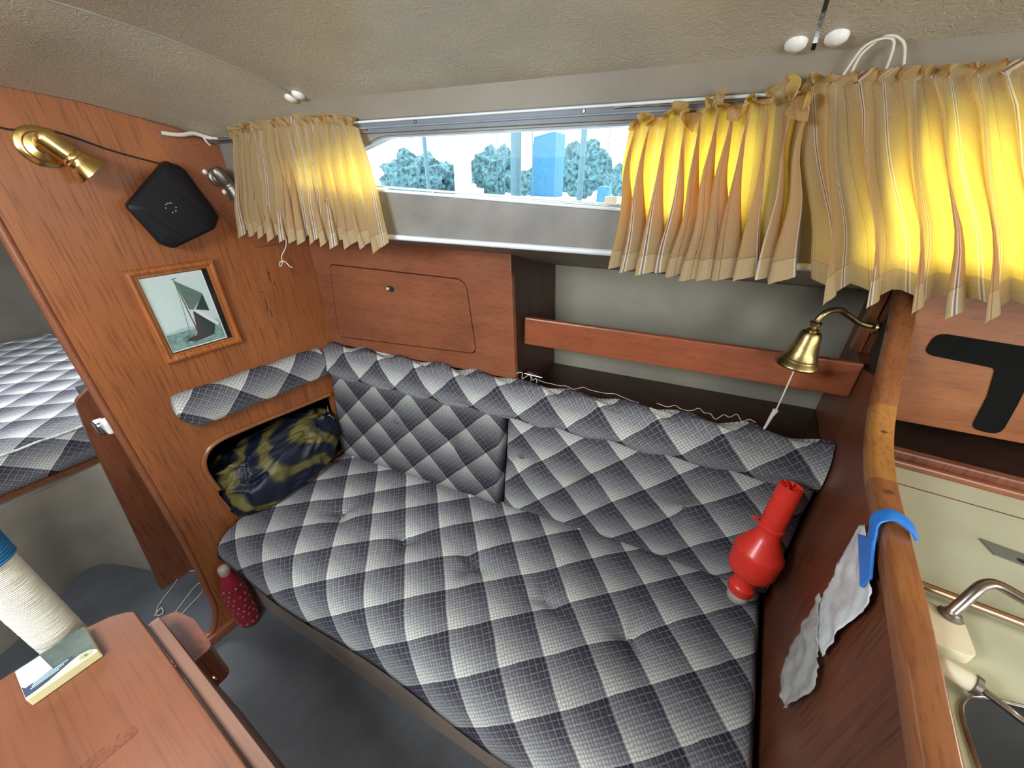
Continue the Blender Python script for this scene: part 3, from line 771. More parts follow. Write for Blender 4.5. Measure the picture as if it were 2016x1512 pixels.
# ------------------------------------------------------------------ picture on the bulkhead
pf = thing('picture_frame', (0, .373, 1.09), 'framed print of a gaff-rigged sailing boat on the bulkhead', 'picture')
y0, y1, z0, z1 = .280, .468, .974, 1.213
M['print_sky'] = plain('print_pale_sky', (.60, .74, .72), .5, vary=.03); M['print_sea'] = plain('print_teal_sea', (.22, .36, .34), .5, vary=.2, vscale=90)
M['print_sail'] = plain('print_green_sail', (.12, .20, .17), .5, vary=.12, vscale=60); M['print_dark'] = plain('print_dark_sail', (.03, .06, .055), .5)
M['print_white'] = plain('print_white', (.78, .84, .82), .5); M['print_haze'] = plain('print_hazy_shore', (.42, .58, .60), .5)
prf = [(0, .0), (.0, .010), (.003, .014), (.008, .0155), (.013, .0135), (.0155, .010), (.0175, .0105), (.0195, .008), (.0215, .0045), (.0215, 0)]
rows = []
for (a, h) in prf:
    rows.append([(h, y0 + a, z0 + a), (h, y1 - a, z0 + a), (h, y1 - a, z1 - a), (h, y0 + a, z1 - a)])
def frame_side(k, nm):
    g = G(); C = len(prf)
    for i in range(C):
        pass
    j = (k + 1) % 4
    g.grid([[rows[i][k], rows[i][j]] for i in range(C)]); o = g.obj(nm, M['wood_frame'], pf); autosm(o, 35)
for k in range(4): frame_side(k, 'frame_moulding')
iy0, iy1, iz0, iz1 = y0 + .021, y1 - .021, z0 + .021, z1 - .021
G().plate([[(iy0, iz0), (iy1, iz0), (iy1, iz1), (iy0, iz1)]], fb, .001, .0035).obj('mat_board', M['black_mat'], pf, label='black mount')
g = G(); wy1 = iy1 - .012
def flat(poly, d, m): 
    tri = tessellate_polygon([[V((u, v, 0)) for u, v in poly]]); g.add([(d, u, v) for u, v in poly], [tuple(t) for t in tri], m)
flat([(iy0 + .001, iz0 + .002), (wy1, iz0 + .002), (wy1, iz1 - .002), (iy0 + .001, iz1 - .002)], .0037, 4)
a0, a1, b0, b1 = iy0 + .004, wy1 - .003, iz0 + .005, iz1 - .005
w_, h_ = a1 - a0, b1 - b0; PP = lambda u, v: (a0 + w_ * u, b0 + h_ * v)
flat([PP(0, 0), PP(1, 0), PP(1, 1), PP(0, 1)], .0039, 0)
flat([PP(0, 0), PP(1, 0), PP(1, .25), PP(0, .235)], .0041, 1)
flat([PP(0, .235), PP(1, .25), PP(1, .31), PP(.85, .30), PP(.6, .275), PP(.3, .29), PP(0, .26)], .0042, 5)
flat([PP(.50, .93), PP(.88, .70), PP(.86, .66), PP(.62, .50), PP(.55, .52)], .0044, 2)
flat([PP(.88, .69), PP(.89, .44), PP(.66, .50)], .0044, 3)
flat([PP(.60, .48), PP(.64, .48), PP(.90, .23), PP(.84, .14), PP(.52, .13)], .0045, 3)
flat([PP(.62, .48), PP(.70, .49), PP(.97, .24), PP(.94, .20), PP(.75, .36)], .0046, 4)
flat([PP(.28, .10), PP(.40, .135), PP(.84, .16), PP(.82, .09), PP(.45, .055)], .0046, 3)
flat([PP(.485, .95), PP(.495, .95), PP(.555, .14), PP(.535, .14)], .0047, 3)
flat([PP(.46, .955), PP(.55, .965), PP(.55, .955), PP(.46, .945)], .0047, 2)
flat([PP(.50, .90), PP(.503, .90), PP(.40, .15), PP(.39, .15)], .0047, 2)
for u in (.31, .35, .43, .5): flat([PP(u, .12), PP(u + .02, .12), PP(u + .018, .17), PP(u + .004, .17)], .0048, 3)
g.obj('boat_print', [M['print_sky'], M['print_sea'], M['print_sail'], M['print_dark'], M['print_white'], M['print_haze']], pf, fix=False, label='pale green-blue print of a boat under sail')
G().plate([[(iy0, iz0), (iy1, iz0), (iy1, iz1), (iy0, iz1)]], fb, .0055, .0062).obj('glass', M['film'], pf)
g = G().plate([[(iy0 - .001, iz0 - .001), (iy1 + .001, iz0 - .001), (iy1 + .001, iz1 + .001), (iy0 - .001, iz1 + .001)], [(iy0 + .0008, iz0 + .0008), (iy1 - .0008, iz0 + .0008), (iy1 - .0008, iz1 - .0008), (iy0 + .0008, iz1 - .0008)]], fb, .004, .0068)
g.obj('gilt_slip', M['brass'], pf)

# ------------------------------------------------------------------ loudspeaker
sp = thing('loudspeaker', (0, .42, 1.345), 'black rounded plastic loudspeaker mounted on the bulkhead above the picture', 'speaker')
body = [(.340, 1.352), (.441, 1.440), (.470, 1.432), (.514, 1.322), (.500, 1.290), (.396, 1.254), (.376, 1.264)]
def scaled(poly, k, dc=(0, 0)):
    cx = sum(p[0] for p in poly) / len(poly); cy = sum(p[1] for p in poly) / len(poly)
    return [(cx + dc[0] + (x - cx) * k, cy + dc[1] + (y - cy) * k) for x, y in poly]
bp_ = rpoly([(.338, 1.350, .012), (.444, 1.442, .016), (.478, 1.425, .02), (.517, 1.315, .014), (.497, 1.288, .02), (.393, 1.252, .014), (.370, 1.266, .016)], .012, 5)
levels = [(.0, 1.0), (.03, 1.0), (.042, .985), (.050, .95), (.054, .88), (.055, .6)]
rows = [[(h, y - .012 * h / .055 * 1.2, z - .0) for y, z in scaled(bp_, k)] for h, k in levels]
g = G().grid(rows, closeu=True); g.f.append(tuple(range((len(levels) - 1) * len(bp_), len(levels) * len(bp_)))); g.m.append(0)
autosm(g.obj('cabinet', M['blackp'], sp), 35)
for p_ in ([(.0545, .357, 1.333), (.0555, .41, 1.276)], [(.0545, .412, 1.392), (.0555, .468, 1.322)]): G().tube(p_, .0011, 6).obj('ridge', M['blackp'], sp)
g = G()
for k in range(8):
    a = k * pi * 2 / 8
    if k in (1, 5): continue
    g.box((.055, .405 + .010 * cos(a) - .0012, 1.343 + .010 * sin(a) - .0012), (.0562, .405 + .010 * cos(a) + .0012, 1.343 + .010 * sin(a) + .0012))
g.box((.055, .400, 1.352), (.0562, .410, 1.3535))
g.obj('badge', M['chrome'], sp, label='tiny silver badge')

# ------------------------------------------------------------------ brass reading lamp and its twin, dull, in the corner
def lamp(name, c, ax, L, r, m, lab, scale=1, dy=0):
    t = thing(name, c, lab, 'lamp')
    c = V(c); ax = V(ax).normalized()
    g = G().lathe([(0, .036 * scale), (.004, .036 * scale), (.007, .033 * scale), (.009, .026 * scale), (.013, .024 * scale), (.016, .012 * scale), (.022, .010 * scale)], c, (1, 0, 0), 28)
    autosm(g.obj('wall_rose', m, t), 40)
    p0 = c + V((.030, dy, 0)) * scale
    G().tube([c + V((.012, 0, 0)), p0 + ax * .02], .006 * scale, 10).obj('swivel_arm', m, t)
    o = p0 + V((.012, 0, 0)) - ax * L * .35
    g = G().lathe([(0, r * .2), (.001, r * .75), (.006, r * .95), (.010, r), (L * .55, r), (L * .57, r * .93), (L * .60, r), (L * .62, r * 1.04), (L * .66, r * 1.0)], o, ax, 28)
    for k in range(0): pass
    autosm(g.obj('barrel', m, t), 40)
    g = G().lathe([(L * .64, r * .98), (L * .68, r * 1.12), (L * .74, r * 1.12), (L * .78, r * 1.2), (L, r * 1.75), (L + .002, r * 1.78), (L, r * 1.68), (L * .8, r * 1.05)], o, ax, 28, caps=False)
    autosm(g.obj('lamp_shade', m, t), 40)
    g = G().lathe([(L * .70, r * .2), (L * .74, r * .55), (L * .82, r * .62), (L * .9, r * .4), (L * .93, 0)], o, ax, 14); autosm(g.obj('bulb', M['whitep'], t), 60)
    return t
lamp('brass_lamp', (0, .254, 1.458), (.10, .55, -.72), .082, .020, M['brass'], 'polished brass swivel reading lamp on the bulkhead at upper left', dy=.014)
lamp('corner_lamp', (.006, .545, 1.405), (.10, .48, -.85), .070, .015, M['bronze'], 'dull bronze reading lamp in the dark corner behind the first curtain', .6)
for (y, z) in ((.522, 1.418), (.552, 1.372)):
    autosm(G().lathe([(0, .006), (.004, .005), (.006, 0)], (.006, y, z), (1, 0, 0), 12).obj('screw_cover', M['whitep'], bpy.data.objects['corner_lamp'], label='white screw cover'), 60)
# cable from the lamp to the loudspeaker
for pts in ([(.003, .12, 1.492), (.003, .18, 1.494), (.003, .222, 1.486)], [(.003, .285, 1.484), (.003, .300, 1.480), (.003, .36, 1.457), (.003, .432, 1.434)]):
    pass
g = G().tube(spline([(.003, .10, 1.494), (.003, .18, 1.494), (.003, .225, 1.484), (.004, .256, 1.490), (.003, .298, 1.481), (.003, .36, 1.456), (.003, .45, 1.430)], 6), .0018, 8)
autosm(g.obj('lamp_cable', M['dark'], label='dark cable running from the brass lamp to the loudspeaker', cat='cable'), 60)

# ------------------------------------------------------------------ curtains
def curtain(name, x0t, x1t, zt0, zt1, x0b, x1b, zb0, zb1, npl, d, seed, label, at=.006, ab=.017, header=.018, slump=0, drop=.030, sway=0, zc=None, lat=.5):
    rnd = random.Random(seed); per = []
    for i in range(npl): per.append(rnd.uniform(.7, 1.3))
    tot = sum(per); cum = [0]
    for p in per: cum.append(cum[-1] + p / tot)
    amp = [rnd.uniform(.75, 1.2) for _ in range(npl + 1)]
    n = npl * 12; rows = []; uvs = []; vv = [-.12, -.09, -.06, -.03, -.01, .01, .04, .08, .13, .2, .28, .37, .46, .55, .64, .73, .81, .87, .90, .92, .95, .98, 1.0]
    nrm = V((K, -1, 0)).normalized(); tan = V((1, K, 0)).normalized()
    du_top = 0
    for v in vv:
        row = []
        for i in range(n + 1):
            s = i / n; k = 0
            while k < npl - 1 and s > cum[k + 1]: k += 1
            f = (s - cum[k]) / (cum[k + 1] - cum[k]); am = amp[k] * (1 - f) + amp[k + 1] * f
            vc = max(0, min(1, v))
            # sharp pressed pleat: slow rise then a quick return
            w = (f / .68 if f < .68 else (1 - f) / .32); w = w ** .85; w2 = w * 2 - 1
            A_ = (at + (ab - at) * vc ** .8) * am
            jit = .004 * noise.noise(V((s * 22, v * 3.2, seed)))
            xt = x0t + (x1t - x0t) * s; xb = x0b + (x1b - x0b) * s
            vb = vc; x = xt + (xb - xt) * vb + sway * sin(pi * vc) * (.3 + .7 * noise.noise(V((s * 5, seed, 1))))
            z_t = zt0 + (zt1 - zt0) * s + (zc(s) if zc else 0); z_b = zb0 + (zb1 - zb0) * s
            z = z_t + (z_b - z_t) * vc
            z -= slump * vc * 0
            off = A_ * w2 + jit + .006 + .020 * vc
            if v < 0:                                # gathered header above the wire
                h = -v / .12; q = sin(s * npl * 2 * pi * 1.7 + seed) + .7 * sin(s * npl * 2 * pi * .83 + 2)
                off = .006 + .010 * q * (.3 + h) * (1 if h > .3 else h / .3 + .2); z = z_t + header * h * (.75 + .45 * noise.noise(V((s * npl * 1.3, seed, 5))))
                if slump: 
                    sl = slump * max(0, noise.noise(V((s * 9, seed, 8))) + .35) * h; z -= sl * 1.6; off += sl * .9
                x += .006 * sin(s * npl * 9 + h * 2)
            elif v < .12:
                off = off * (.35 + v * 5) + .003 * sin(s * npl * 2 * pi * 2.1 + seed) * (1 - v / .12)
            z -= drop * max(0, w) * vc ** 3 * am * .8
            latd = lat * A_ * sin(2 * pi * f) * (.3 + vc)
            x += latd + .012 * noise.noise(V((s * 4, v * 2, seed + 4))) * sin(pi * vc)
            P = V((x, d + K * x, z)) + nrm * off
            row.append(P); uvs.append((i, v * .25))
        rows.append(row)
    mid = rows[14]; arc = [0]
    for a, b in zip(mid, mid[1:]): arc.append(arc[-1] + (b - a).length)
    uvs = [(arc[int(u)], v) for u, v in uvs]
    g = G().grid(rows)
    o = obj(name, g.v, g.f, M['curtain'], uvs=uvs, smooth=True, label=label, cat='curtain', group='striped curtains along the cabin side')
    return o
D0 = .552
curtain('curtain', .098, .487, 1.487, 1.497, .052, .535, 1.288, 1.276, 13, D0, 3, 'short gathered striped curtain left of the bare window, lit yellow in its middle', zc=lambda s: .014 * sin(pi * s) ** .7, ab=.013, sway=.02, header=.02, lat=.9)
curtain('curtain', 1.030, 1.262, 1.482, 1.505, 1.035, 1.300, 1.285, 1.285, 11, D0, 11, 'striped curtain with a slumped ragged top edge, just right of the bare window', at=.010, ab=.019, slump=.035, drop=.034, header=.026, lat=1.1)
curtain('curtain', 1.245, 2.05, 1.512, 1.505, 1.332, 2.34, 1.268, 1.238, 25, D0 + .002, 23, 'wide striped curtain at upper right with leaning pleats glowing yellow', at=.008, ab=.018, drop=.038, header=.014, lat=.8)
# curtain wires
strip(.02, 1.488, .12, 1.490, .002, 'wire_end', M['grey_track'], .02)
def wire(x0, x1, z, lab):
    g = G().tube([(x0 + (x1 - x0) * t / 10, D0 + K * (x0 + (x1 - x0) * t / 10) + .012, z - .004 * sin(pi * t / 10)) for t in range(11)], .0016, 8)
    autosm(g.obj('curtain_wire', M['steel'], label=lab, cat='wire', group='curtain wires'), 60)
wire(.03, .50, 1.492, 'thin curtain wire carrying the short left curtain')
wire(1.0, 2.4, 1.503, 'thin curtain wire carrying the two right-hand curtains')
g = G().tube(spline([(.012, .458, 1.496), (.02, .49, 1.494), (.022, .52, 1.499), (.03, .545, 1.492), (.05, .556, 1.490)], 6), [.0045] * 20 + [.003] * 5, 8)
g.tube(spline([(.026, .535, 1.497), (.028, .538, 1.485), (.026, .545, 1.476)], 6), .0025, 8)
autosm(g.obj('tie_cord', M['cord'], label='white cord knotted to the forward end of the curtain wire', cat='cord'), 60)
g = G().tube(spline([(1.296, .745, 1.522), (1.300, .742, 1.540), (1.318, .740, 1.553), (1.336, .742, 1.545), (1.345, .748, 1.525)], 6), .0018, 6)
g.tube(spline([(1.288, .745, 1.520), (1.300, .738, 1.546), (1.325, .738, 1.548), (1.33, .75, 1.52)], 6), .0018, 6)
autosm(g.obj('cord_loop', M['cord'], label='grey cord looped above the wide curtain', cat='cord'), 60)
g = G().tube(spline([(.175, .588, 1.33), (.185, .582, 1.257), (.183, .560, 1.222), (.180, .562, 1.209)], 5), .0012, 6)
g.tube(spline([(.180, .562, 1.209), (.168, .560, 1.206), (.160, .560, 1.197), (.166, .560, 1.195), (.174, .561, 1.203), (.180, .562, 1.209), (.192, .563, 1.206), (.203, .563, 1.198), (.212, .564, 1.196)], 5), .0014, 6)
autosm(g.obj('pull_cord', M['cord'], label='thin white pull cord tied in a bow hanging below the left curtain', cat='cord'), 60)

# ------------------------------------------------------------------ brass bell
bl = thing('ship_bell', (1.386, .945, 1.05), 'small aged brass bell hanging from a curved bracket on the partition', 'bell')
bx, by = 1.386, .945; BZ = 1.050
g = G().lathe([(.0, .039), (.004, .041), (.008, .0395), (.013, .0345), (.017, .0325), (.019, .033), (.021, .0315), (.036, .0265), (.055, .0225), (.070, .020), (.076, .017), (.079, .010), (.080, .0)], (bx, by, BZ), (.05, 0, 1), 36, caps=False)
for pr in [[(.001, .0385), (.010, .034), (.036, .0245), (.070, .018), (.076, .0)]]: g.lathe(pr, (bx, by, BZ), (.05, 0, 1), 36, caps=False)
autosm(g.obj('bell_cup', M['brass_old'], bl), 40)
g = G().lathe([(.0, .010), (.004, .011), (.007, .006), (.011, .006), (.014, .010), (.019, .011), (.022, .006)], (bx + .004, by, BZ + .078), (.03, 0, 1), 20); autosm(g.obj('crown', M['brass_old'], bl), 40)
g = G().tube(spline([(bx + .005, by, 1.146), (bx + .006, by, 1.156), (bx + .016, by + .005, 1.170), (bx + .036, by + .025, 1.172), (bx + .062, by + .06, 1.154), (bx + .092, by + .10, 1.132), (1.515, 1.080, 1.119)], 6), .0058, 10)
autosm(g.obj('bracket_arm', M['brass_old'], bl), 60)
g = G().lathe([(0, .0), (.0005, .016), (.004, .015), (.006, .008), (.008, .0)], (1.515, 1.080, 1.119), (-1, 0, 0), 18); autosm(g.obj('bracket_plate', M['brass_old'], bl), 40)
G().box((1.500, 1.07, 1.113), (1.514, 1.115, 1.118)).obj('bracket_bar', M['brass'], bl)
g = G().lathe([(0, .006), (.004, .009), (.009, .009), (.013, .005), (.05, .002)], (bx, by, BZ - .006), (0, 0, 1), 14); autosm(g.obj('clapper', M['brass_old'], bl), 60)
g = G().tube(spline([(bx, by, BZ - .004), (bx - .002, by - .002, .98), (bx - .004, by - .004, .938)], 5), .0016, 6).tube(spline([(bx - .004, by - .004, .938), (bx - .008, by - .003, .915), (bx - .011, by - .003, .888), (bx - .014, by - .003, .868)], 5), [.003, .005, .0055, .005, .0045, .004, .004, .0035, .0035, .003, .003, .003, .002, .002, .002, .001], 8)
g.lathe([(0, .001), (.003, .006), (.008, .006), (.010, .001)], (bx - .005, by - .004, .928), (0, 0, 1), 10)
autosm(g.obj('bell_rope', M['cord'], bl, label='white plaited rope'), 60)

# barrel bolt and loose thread at the foot of the locker
bo = thing('barrel_bolt', (.76, .90, .86), 'small chrome barrel bolt at the foot of the locker end', 'bolt')
g = G().tube([(.736, .905, .872), (.792, .915, .868)], .005, 10); autosm(g.obj('bolt_rod', M['chrome'], bo), 60)
G().box((.742, .910, .842), (.782, .916, .880)).obj('bolt_plate', M['chrome'], bo)
g = G().tube([(.762, .905, .87), (.762, .89, .845)], .0035, 8); g.obj('bolt_knob', M['chrome'], bo)
def thread(pts, lab, r=.0011, n=6, mm='thread', nm='loose_thread', grp=None):
    g = G().tube(spline(pts, n), r, 5); return autosm(g.obj(nm, M[mm], label=lab, cat='thread' if nm == 'loose_thread' else 'cord', group=grp), 60)
rnd = random.Random(5)
def topz(x): return .8765
pts = [(.735 + k * .009, .742 + K * (.735 + k * .009) + rnd.uniform(-.012, .012), .886 + rnd.uniform(-.006, .012)) for k in range(9)]
thread(pts, 'tangled pale cord beside the chrome bolt', .0010, nm='tangled_cord', mm='cord')
pts = [(.80 + k * .022, .748 + K * (.80 + k * .022) + rnd.uniform(-.006, .006), .877 + rnd.uniform(0, .010)) for k in range(14)]
thread(pts, 'pale frayed thread along the back edge of the bolster, nearer the locker', .0008, grp='frayed threads')
pts = [(1.13 + k * .014, .750 + K * (1.13 + k * .014) + rnd.uniform(-.012, .010), .877 + rnd.uniform(0, .016)) for k in range(17)]
thread(pts, 'pale frayed thread along the back edge of the bolster, nearer the bell', .0009, grp='frayed threads')

# ------------------------------------------------------------------ red plastic pump in the corner of the seat
rp = thing('red_pump', (1.446, .79, .425), 'bright red bulb-shaped plastic pump with a clear tip leaning in the seat corner', 'pump')
P0 = V((1.428, .786, .462)); P1 = V((1.446, .842, .815)); ax = (P1 - P0); Lg = ax.length; ax.normalize()
g = G().lathe([(.035, .0), (.035, .026), (.040, .028), (.058, .029), (.062, .026), (.070, .024), (.088, .024), (.094, .028), (.098, .040), (.106, .047), (.122, .0510), (.165, .0525), (.170, .0525), (.176, .049), (.200, .037), (.215, .029), (.225, .0245), (.236, .0235), (.240, .0275), (.246, .028), (.250, .0245), (.252, .0255)], P0, ax, 40)
autosm(g.obj('bulb_body', M['red'], rp), 38)
g = G().lathe([(.250, .0250), (.300, .0252), (Lg - .01, .0242), (Lg, .0235), (Lg + .001, .0205), (Lg - .012, .018)], P0, ax, 32); autosm(g.obj('neck', M['red'], rp), 38)
g = G(); a = ax.orthogonal().normalized(); b = ax.cross(a)
for k in range(6):
    th = k * pi / 3 + .3; c = P0 + ax * (Lg - .014); q = a * cos(th) + b * sin(th); tt = ax.cross(q)
    g.hexa([c + q * .006 - tt * .001, c + q * .0215 - tt * .004, c + q * .0215 + tt * .004, c + q * .006 + tt * .001, c + q * .004 - tt * .001 + ax * .012, c + q * .020 - tt * .003 + ax * .016, c + q * .020 + tt * .003 + ax * .018, c + q * .004 + tt * .001 + ax * .012])
g.obj('mouth_fin', M['red'], rp, label='jagged red crown at the mouth')
g = G(); c = P0 + ax * .252 - V((1, 0, 0)) * .030; g.lathe([(0, .004), (.008, .005), (.012, .0)], c, (-1, -.2, .1), 10); g.obj('lug', M['red'], rp)
g = G().lathe([(0, 0), (.003, .014), (.010, .021), (.022, .0245), (.036, .0255), (.037, .0)], P0, ax, 28); autosm(g.obj('clear_tip', M['clearp'], rp, label='cloudy clear tip'), 50)

# ------------------------------------------------------------------ blue hook and hanging film bag on the rail
hk = thing('blue_hook', (1.50, .60, .90), 'bright blue plastic hook clipped over the rail', 'hook')
pts = spline([(1.5025, .560, .905), (1.501, .572, .922), (1.500, .598, .945), (1.502, .616, .962), (1.514, .622, .973), (1.528, .620, .972), (1.539, .613, .966), (1.546, .606, .957)], 6)
rows = []
for i, p in enumerate(pts):
    t = (pts[min(i + 1, len(pts) - 1)] - pts[max(i - 1, 0)]).normalized(); w = V((0, 1, .15)); w = (w - t * w.dot(t)).normalized(); nn = t.cross(w)
    hw = .0105 * (1 - .5 * max(0, (i / len(pts) - .8) / .2)) * (1.15 if i < 14 else 1)
    rows.append([p + w * a * hw + nn * b * .0022 for a, b in ((-1, -.6), (-.8, -1), (.8, -1), (1, -.6), (1, .6), (.8, 1), (-.8, 1), (-1, .6))])
g = G().grid(rows, closeu=True); g.f.append(tuple(range(8))); g.m.append(0); g.f.append(tuple(range(len(g.v) - 8, len(g.v)))); g.m.append(0)
autosm(g.obj('hook_strip', M['blue'], hk), 50)
bev(G().plate([[(.627, .917), (.584, .950), (.536, .921), (.542, .893)]], xplane(1.4965), 0, .004).obj('grip_plate', M['blue'], hk), .0012, 1)
def sheet(name, poly_l, poly_r, m, n, xoff, par, seed, amp=.006, label=None):
    """crumpled sheet between two edges given as (y,z) polylines, hanging beside the partition"""
    L = spline([(0, a, b) for a, b in poly_l], 8); R = spline([(0, a, b) for a, b in poly_r], 8); rows = []
    for i in range(len(L)):
        row = []
        for j in range(n + 1):
            t = j / n; p = L[i].lerp(R[i], t)
            cr = amp * (noise.noise(V((p.y * 30, p.z * 18, seed))) + .6 * abs(noise.noise(V((p.y * 70, p.z * 60, seed + 3)))))
            row.append(V((xoff - .004 - abs(cr) * 1.3, p.y, p.z)))
        rows.append(row)
    g = G().grid(rows); o = obj(name, g.v, g.f, m, par, smooth=True, label=label); s = o.modifiers.new('t', 'SOLIDIFY'); s.thickness = .0008; return o
fbg = thing('film_bag', (1.505, .56, .55), 'crumpled white and clear plastic bag hanging from the blue hook', 'bag')
sheet('white_upper', [(.655, .912), (.650, .842), (.630, .785), (.630, .734), (.600, .705)], [(.641, .928), (.580, .915), (.518, .905), (.528, .83), (.530, .735)], M['bag_white'], 14, 1.509, fbg, 2)
sheet('clear_lower', [(.632, .760), (.626, .68), (.618, .604), (.593, .548), (.545, .560)], [(.590, .740), (.540, .725), (.515, .72), (.497, .69), (.522, .570)], M['bag_clear'], 14, 1.507, fbg, 6, .009)

# ------------------------------------------------------------------ red bubbled bottle on the sole
rb = thing('red_bottle', (.045, .185, 0), 'dark red knobbly bottle with a clear top standing by the settee base', 'bottle')
cx, cy = .036, .166; axb = V((-.01, .02, 1)).normalized()
g = G().lathe([(.0, .0), (.002, .026), (.010, .031), (.05, .033), (.20, .032), (.225, .029), (.245, .022), (.258, .017), (.260, 0)], (cx, cy, 0.003), axb, 32); autosm(g.obj('bottle_body', M['red_clear'], rb), 50)
g = G().lathe([(.258, .015), (.270, .017), (.285, .016), (.292, .010), (.293, 0)], (cx, cy, .003), axb, 20); autosm(g.obj('clear_cap', M['clearp'], rb, label='clear cap'), 50)
M['bub'] = plain('pinkish_glossy_bubble', (.36, .05, .075), .12, coat=.5)
g = G(); rr_ = random.Random(2)
for i in range(9):
    for k in range(11):
        if rr_.random() < .25: continue
        th = 2 * pi * (k + .5 * (i % 2)) / 11; h = .025 + i * .022
        c = V((cx, cy, .003)) + axb * h + V((cos(th), sin(th), 0)) * .0315
        q = V((cos(th), sin(th), 0)); g.lathe([(0, .0062), (.003, .005), (.0045, .002), (.0048, 0)], c, q, 7)
o = autosm(g.obj('surface_bubble', M['bub'], rb, label='rows of small glossy bubbles'), 60); o['kind'] = 'stuff'

# ------------------------------------------------------------------ table, leaf, post, printed box
tb = thing('cabin_table', (.9, -.35, 0), 'reddish brown wooden cabin table with a lowered side leaf', 'table')
ttop = [(1.15, -.022)] + [(.415, -.022), (.404, -.030), (.388, -.050), (.377, -.085), (.371, -.14), (.370, -.20), (.372, -.60), (.385, -.66), (.42, -.68), (1.15, -.68)]
g = G().plate([ttop], zplane(.655), 0, .025); bev(g.obj('table_top', M['wood_table'], tb), .003, 2)
slot = rpoly([(.618, -.100, .004), (.636, -.082, .004), (.648, -.40, .006), (.622, -.40, .006)], .004)
slot = rpoly([(.650, -.086, .006), (.629, -.090, .008), (.622, -.30, .004), (.642, -.30, .004)], .004)
G().plate([slot], zplane(.6795), 0, .0012).obj('inlay_strip', M['wood_part'], tb, label='dark brown inlaid strip')
# lowered leaf: hangs from the edge, flaring out a little
g = G(); 
lf = rpoly([(1.15, .665, .0), (.445, .665, .012), (.455, .55, .06), (.50, .30, .04), (1.15, .30, 0)], .02)
g.plate([lf], lambda u, v, e: (u, -.0205 + e + (.665 - v) * .03, v), 0, .019); bev(g.obj('side_leaf', M['wood_table2'], tb), .004, 2)
g = G().plate([rrect(-.052, .12, -.02, .66, .02)], lambda u, v, e: (.45 + e, u, v), 0, .02)
G().hexa([(.47, -.37, 0.0), (1.05, -.37, 0), (1.05, -.33, 0), (.47, -.33, 0), (.47, -.37, .655), (1.05, -.37, .655), (1.05, -.33, .655), (.47, -.33, .655)]).obj('pedestal', M['wood_part'], tb)
g = G().lathe([(0, .006), (.0015, .005), (.002, 0)], (.62, .006, .62), (0, 1, .2), 10); g.obj('screw_head', M['brass'], tb)
# round brown fender of the leaf support, at the forward end
g = G().plate([rpoly([(.405, -.010, .01), (.56, -.002, .003), (.56, .030, .02), (.47, .034, .03), (.42, .022, .02)], .02)], zplane(.52), 0, .10); bev(g.obj('leaf_bracket', M['wood_part'], tb), .006, 2)

po = thing('mast_post', (.335, -.112, 0), 'thick upright post wrapped in cream and blue rope beside the table', 'post')
pc = V((.3385, -.112, 0))
g = G().lathe([(0, .025), (1.62, .025)], pc, (0, 0, 1), 24); autosm(g.obj('pole', M['alu'], po), 50)
def wrap(z0, z1, r, R, m, nm, lab):
    n_t = (z1 - z0) / (2 * r); steps = int(n_t * 26); pts = []
    for i in range(steps + 1):
        th = i / 26 * 2 * pi; z = z0 + (z1 - z0) * i / steps; e = .0006 * noise.noise(V((th * .4, z * 30, 1)))
        pts.append(pc + V((cos(th) * (R + e), sin(th) * (R + e), z)))
    g = G().tube(pts, r * 1.06, 6); o = g.obj(nm, m, po, fix=False, label=lab, smooth=True); return o
wrap(.60, .868, .0016, .0285, M['rope_w'], 'rope_wrap', 'cream rope wrapping')
wrap(.872, 1.10, .0028, .0315, M['rope_b'], 'rope_wrap', 'blue rope wrapping')
wrap(1.104, 1.5, .0016, .0285, M['rope_w'], 'rope_wrap', 'cream rope wrapping')

cb = thing('printed_box', (.43, -.12, .68), 'flat dark printed box with white sticker and cream wave on the table', 'box')
g = G().box((.396, -.162, .6805), (.470, -.079, .6995)); bev(g.obj('carton', M['foot'], cb), .002, 2)
zt = .6997
def pl(poly, m, nm, dz, lab=None):
    g_ = G().plate([poly], zplane(zt), dz, dz + .0002); return g_.obj(nm, m, cb, label=lab)
pl([(.397, -.161), (.397, -.080), (.4665, -.080), (.457, -.087), (.4535, -.098), (.4545, -.108), (.459, -.122), (.4635, -.136), (.4655, -.150), (.4655, -.161)], M['card_dark'], 'printed_panel', .0002, 'dark green print')
pl([(.4395, -.161), (.4395, -.150), (.4440, -.120), (.4460, -.105), (.4535, -.104), (.459, -.122), (.4635, -.136), (.4655, -.150), (.4655, -.161)], M['card_navy'], 'printed_band', .0004)
for k in range(3):
    pl([(.447 + k * .004, -.150 - k * .002), (.449 + k * .004, -.150 - k * .002), (.4485 + k * .0035, -.110 - k * .006), (.447 + k * .0035, -.110 - k * .006)], M['print_haze'], 'thin_line', .0006)
pl([(.400, -.161), (.400, -.1335), (.445, -.1275), (.447, -.158), (.440, -.161)], M['card_white'], 'sticker', .0008, 'white sticker')
# small round stamped emblem on the cream wave
g = G(); ec = V((.4635, -.0925, zt + .0006))
ring = [ec + V((.0038 * cos(t_ * pi / 12), .0075 * sin(t_ * pi / 12), 0)) for t_ in range(24)]
g.tube(ring, .00035, 4, closed=True)
for a_, b_ in (((-.0016, -.0042), (.0018, -.0034)), ((-.0022, -.001), (.0022, -.001)), ((-.0022, -.001), (-.0008, .0026)), ((.0022, -.001), (.0010, .0026)), ((-.0008, .0026), (.0020, .0044)), ((.0004, -.0028), (.0004, .0020))):
    g.tube([ec + V((a_[0], a_[1], 0)), ec + V((b_[0], b_[1], 0))], .00035, 4)
g.obj('emblem', M['card_dark'], cb, label='small round emblem')

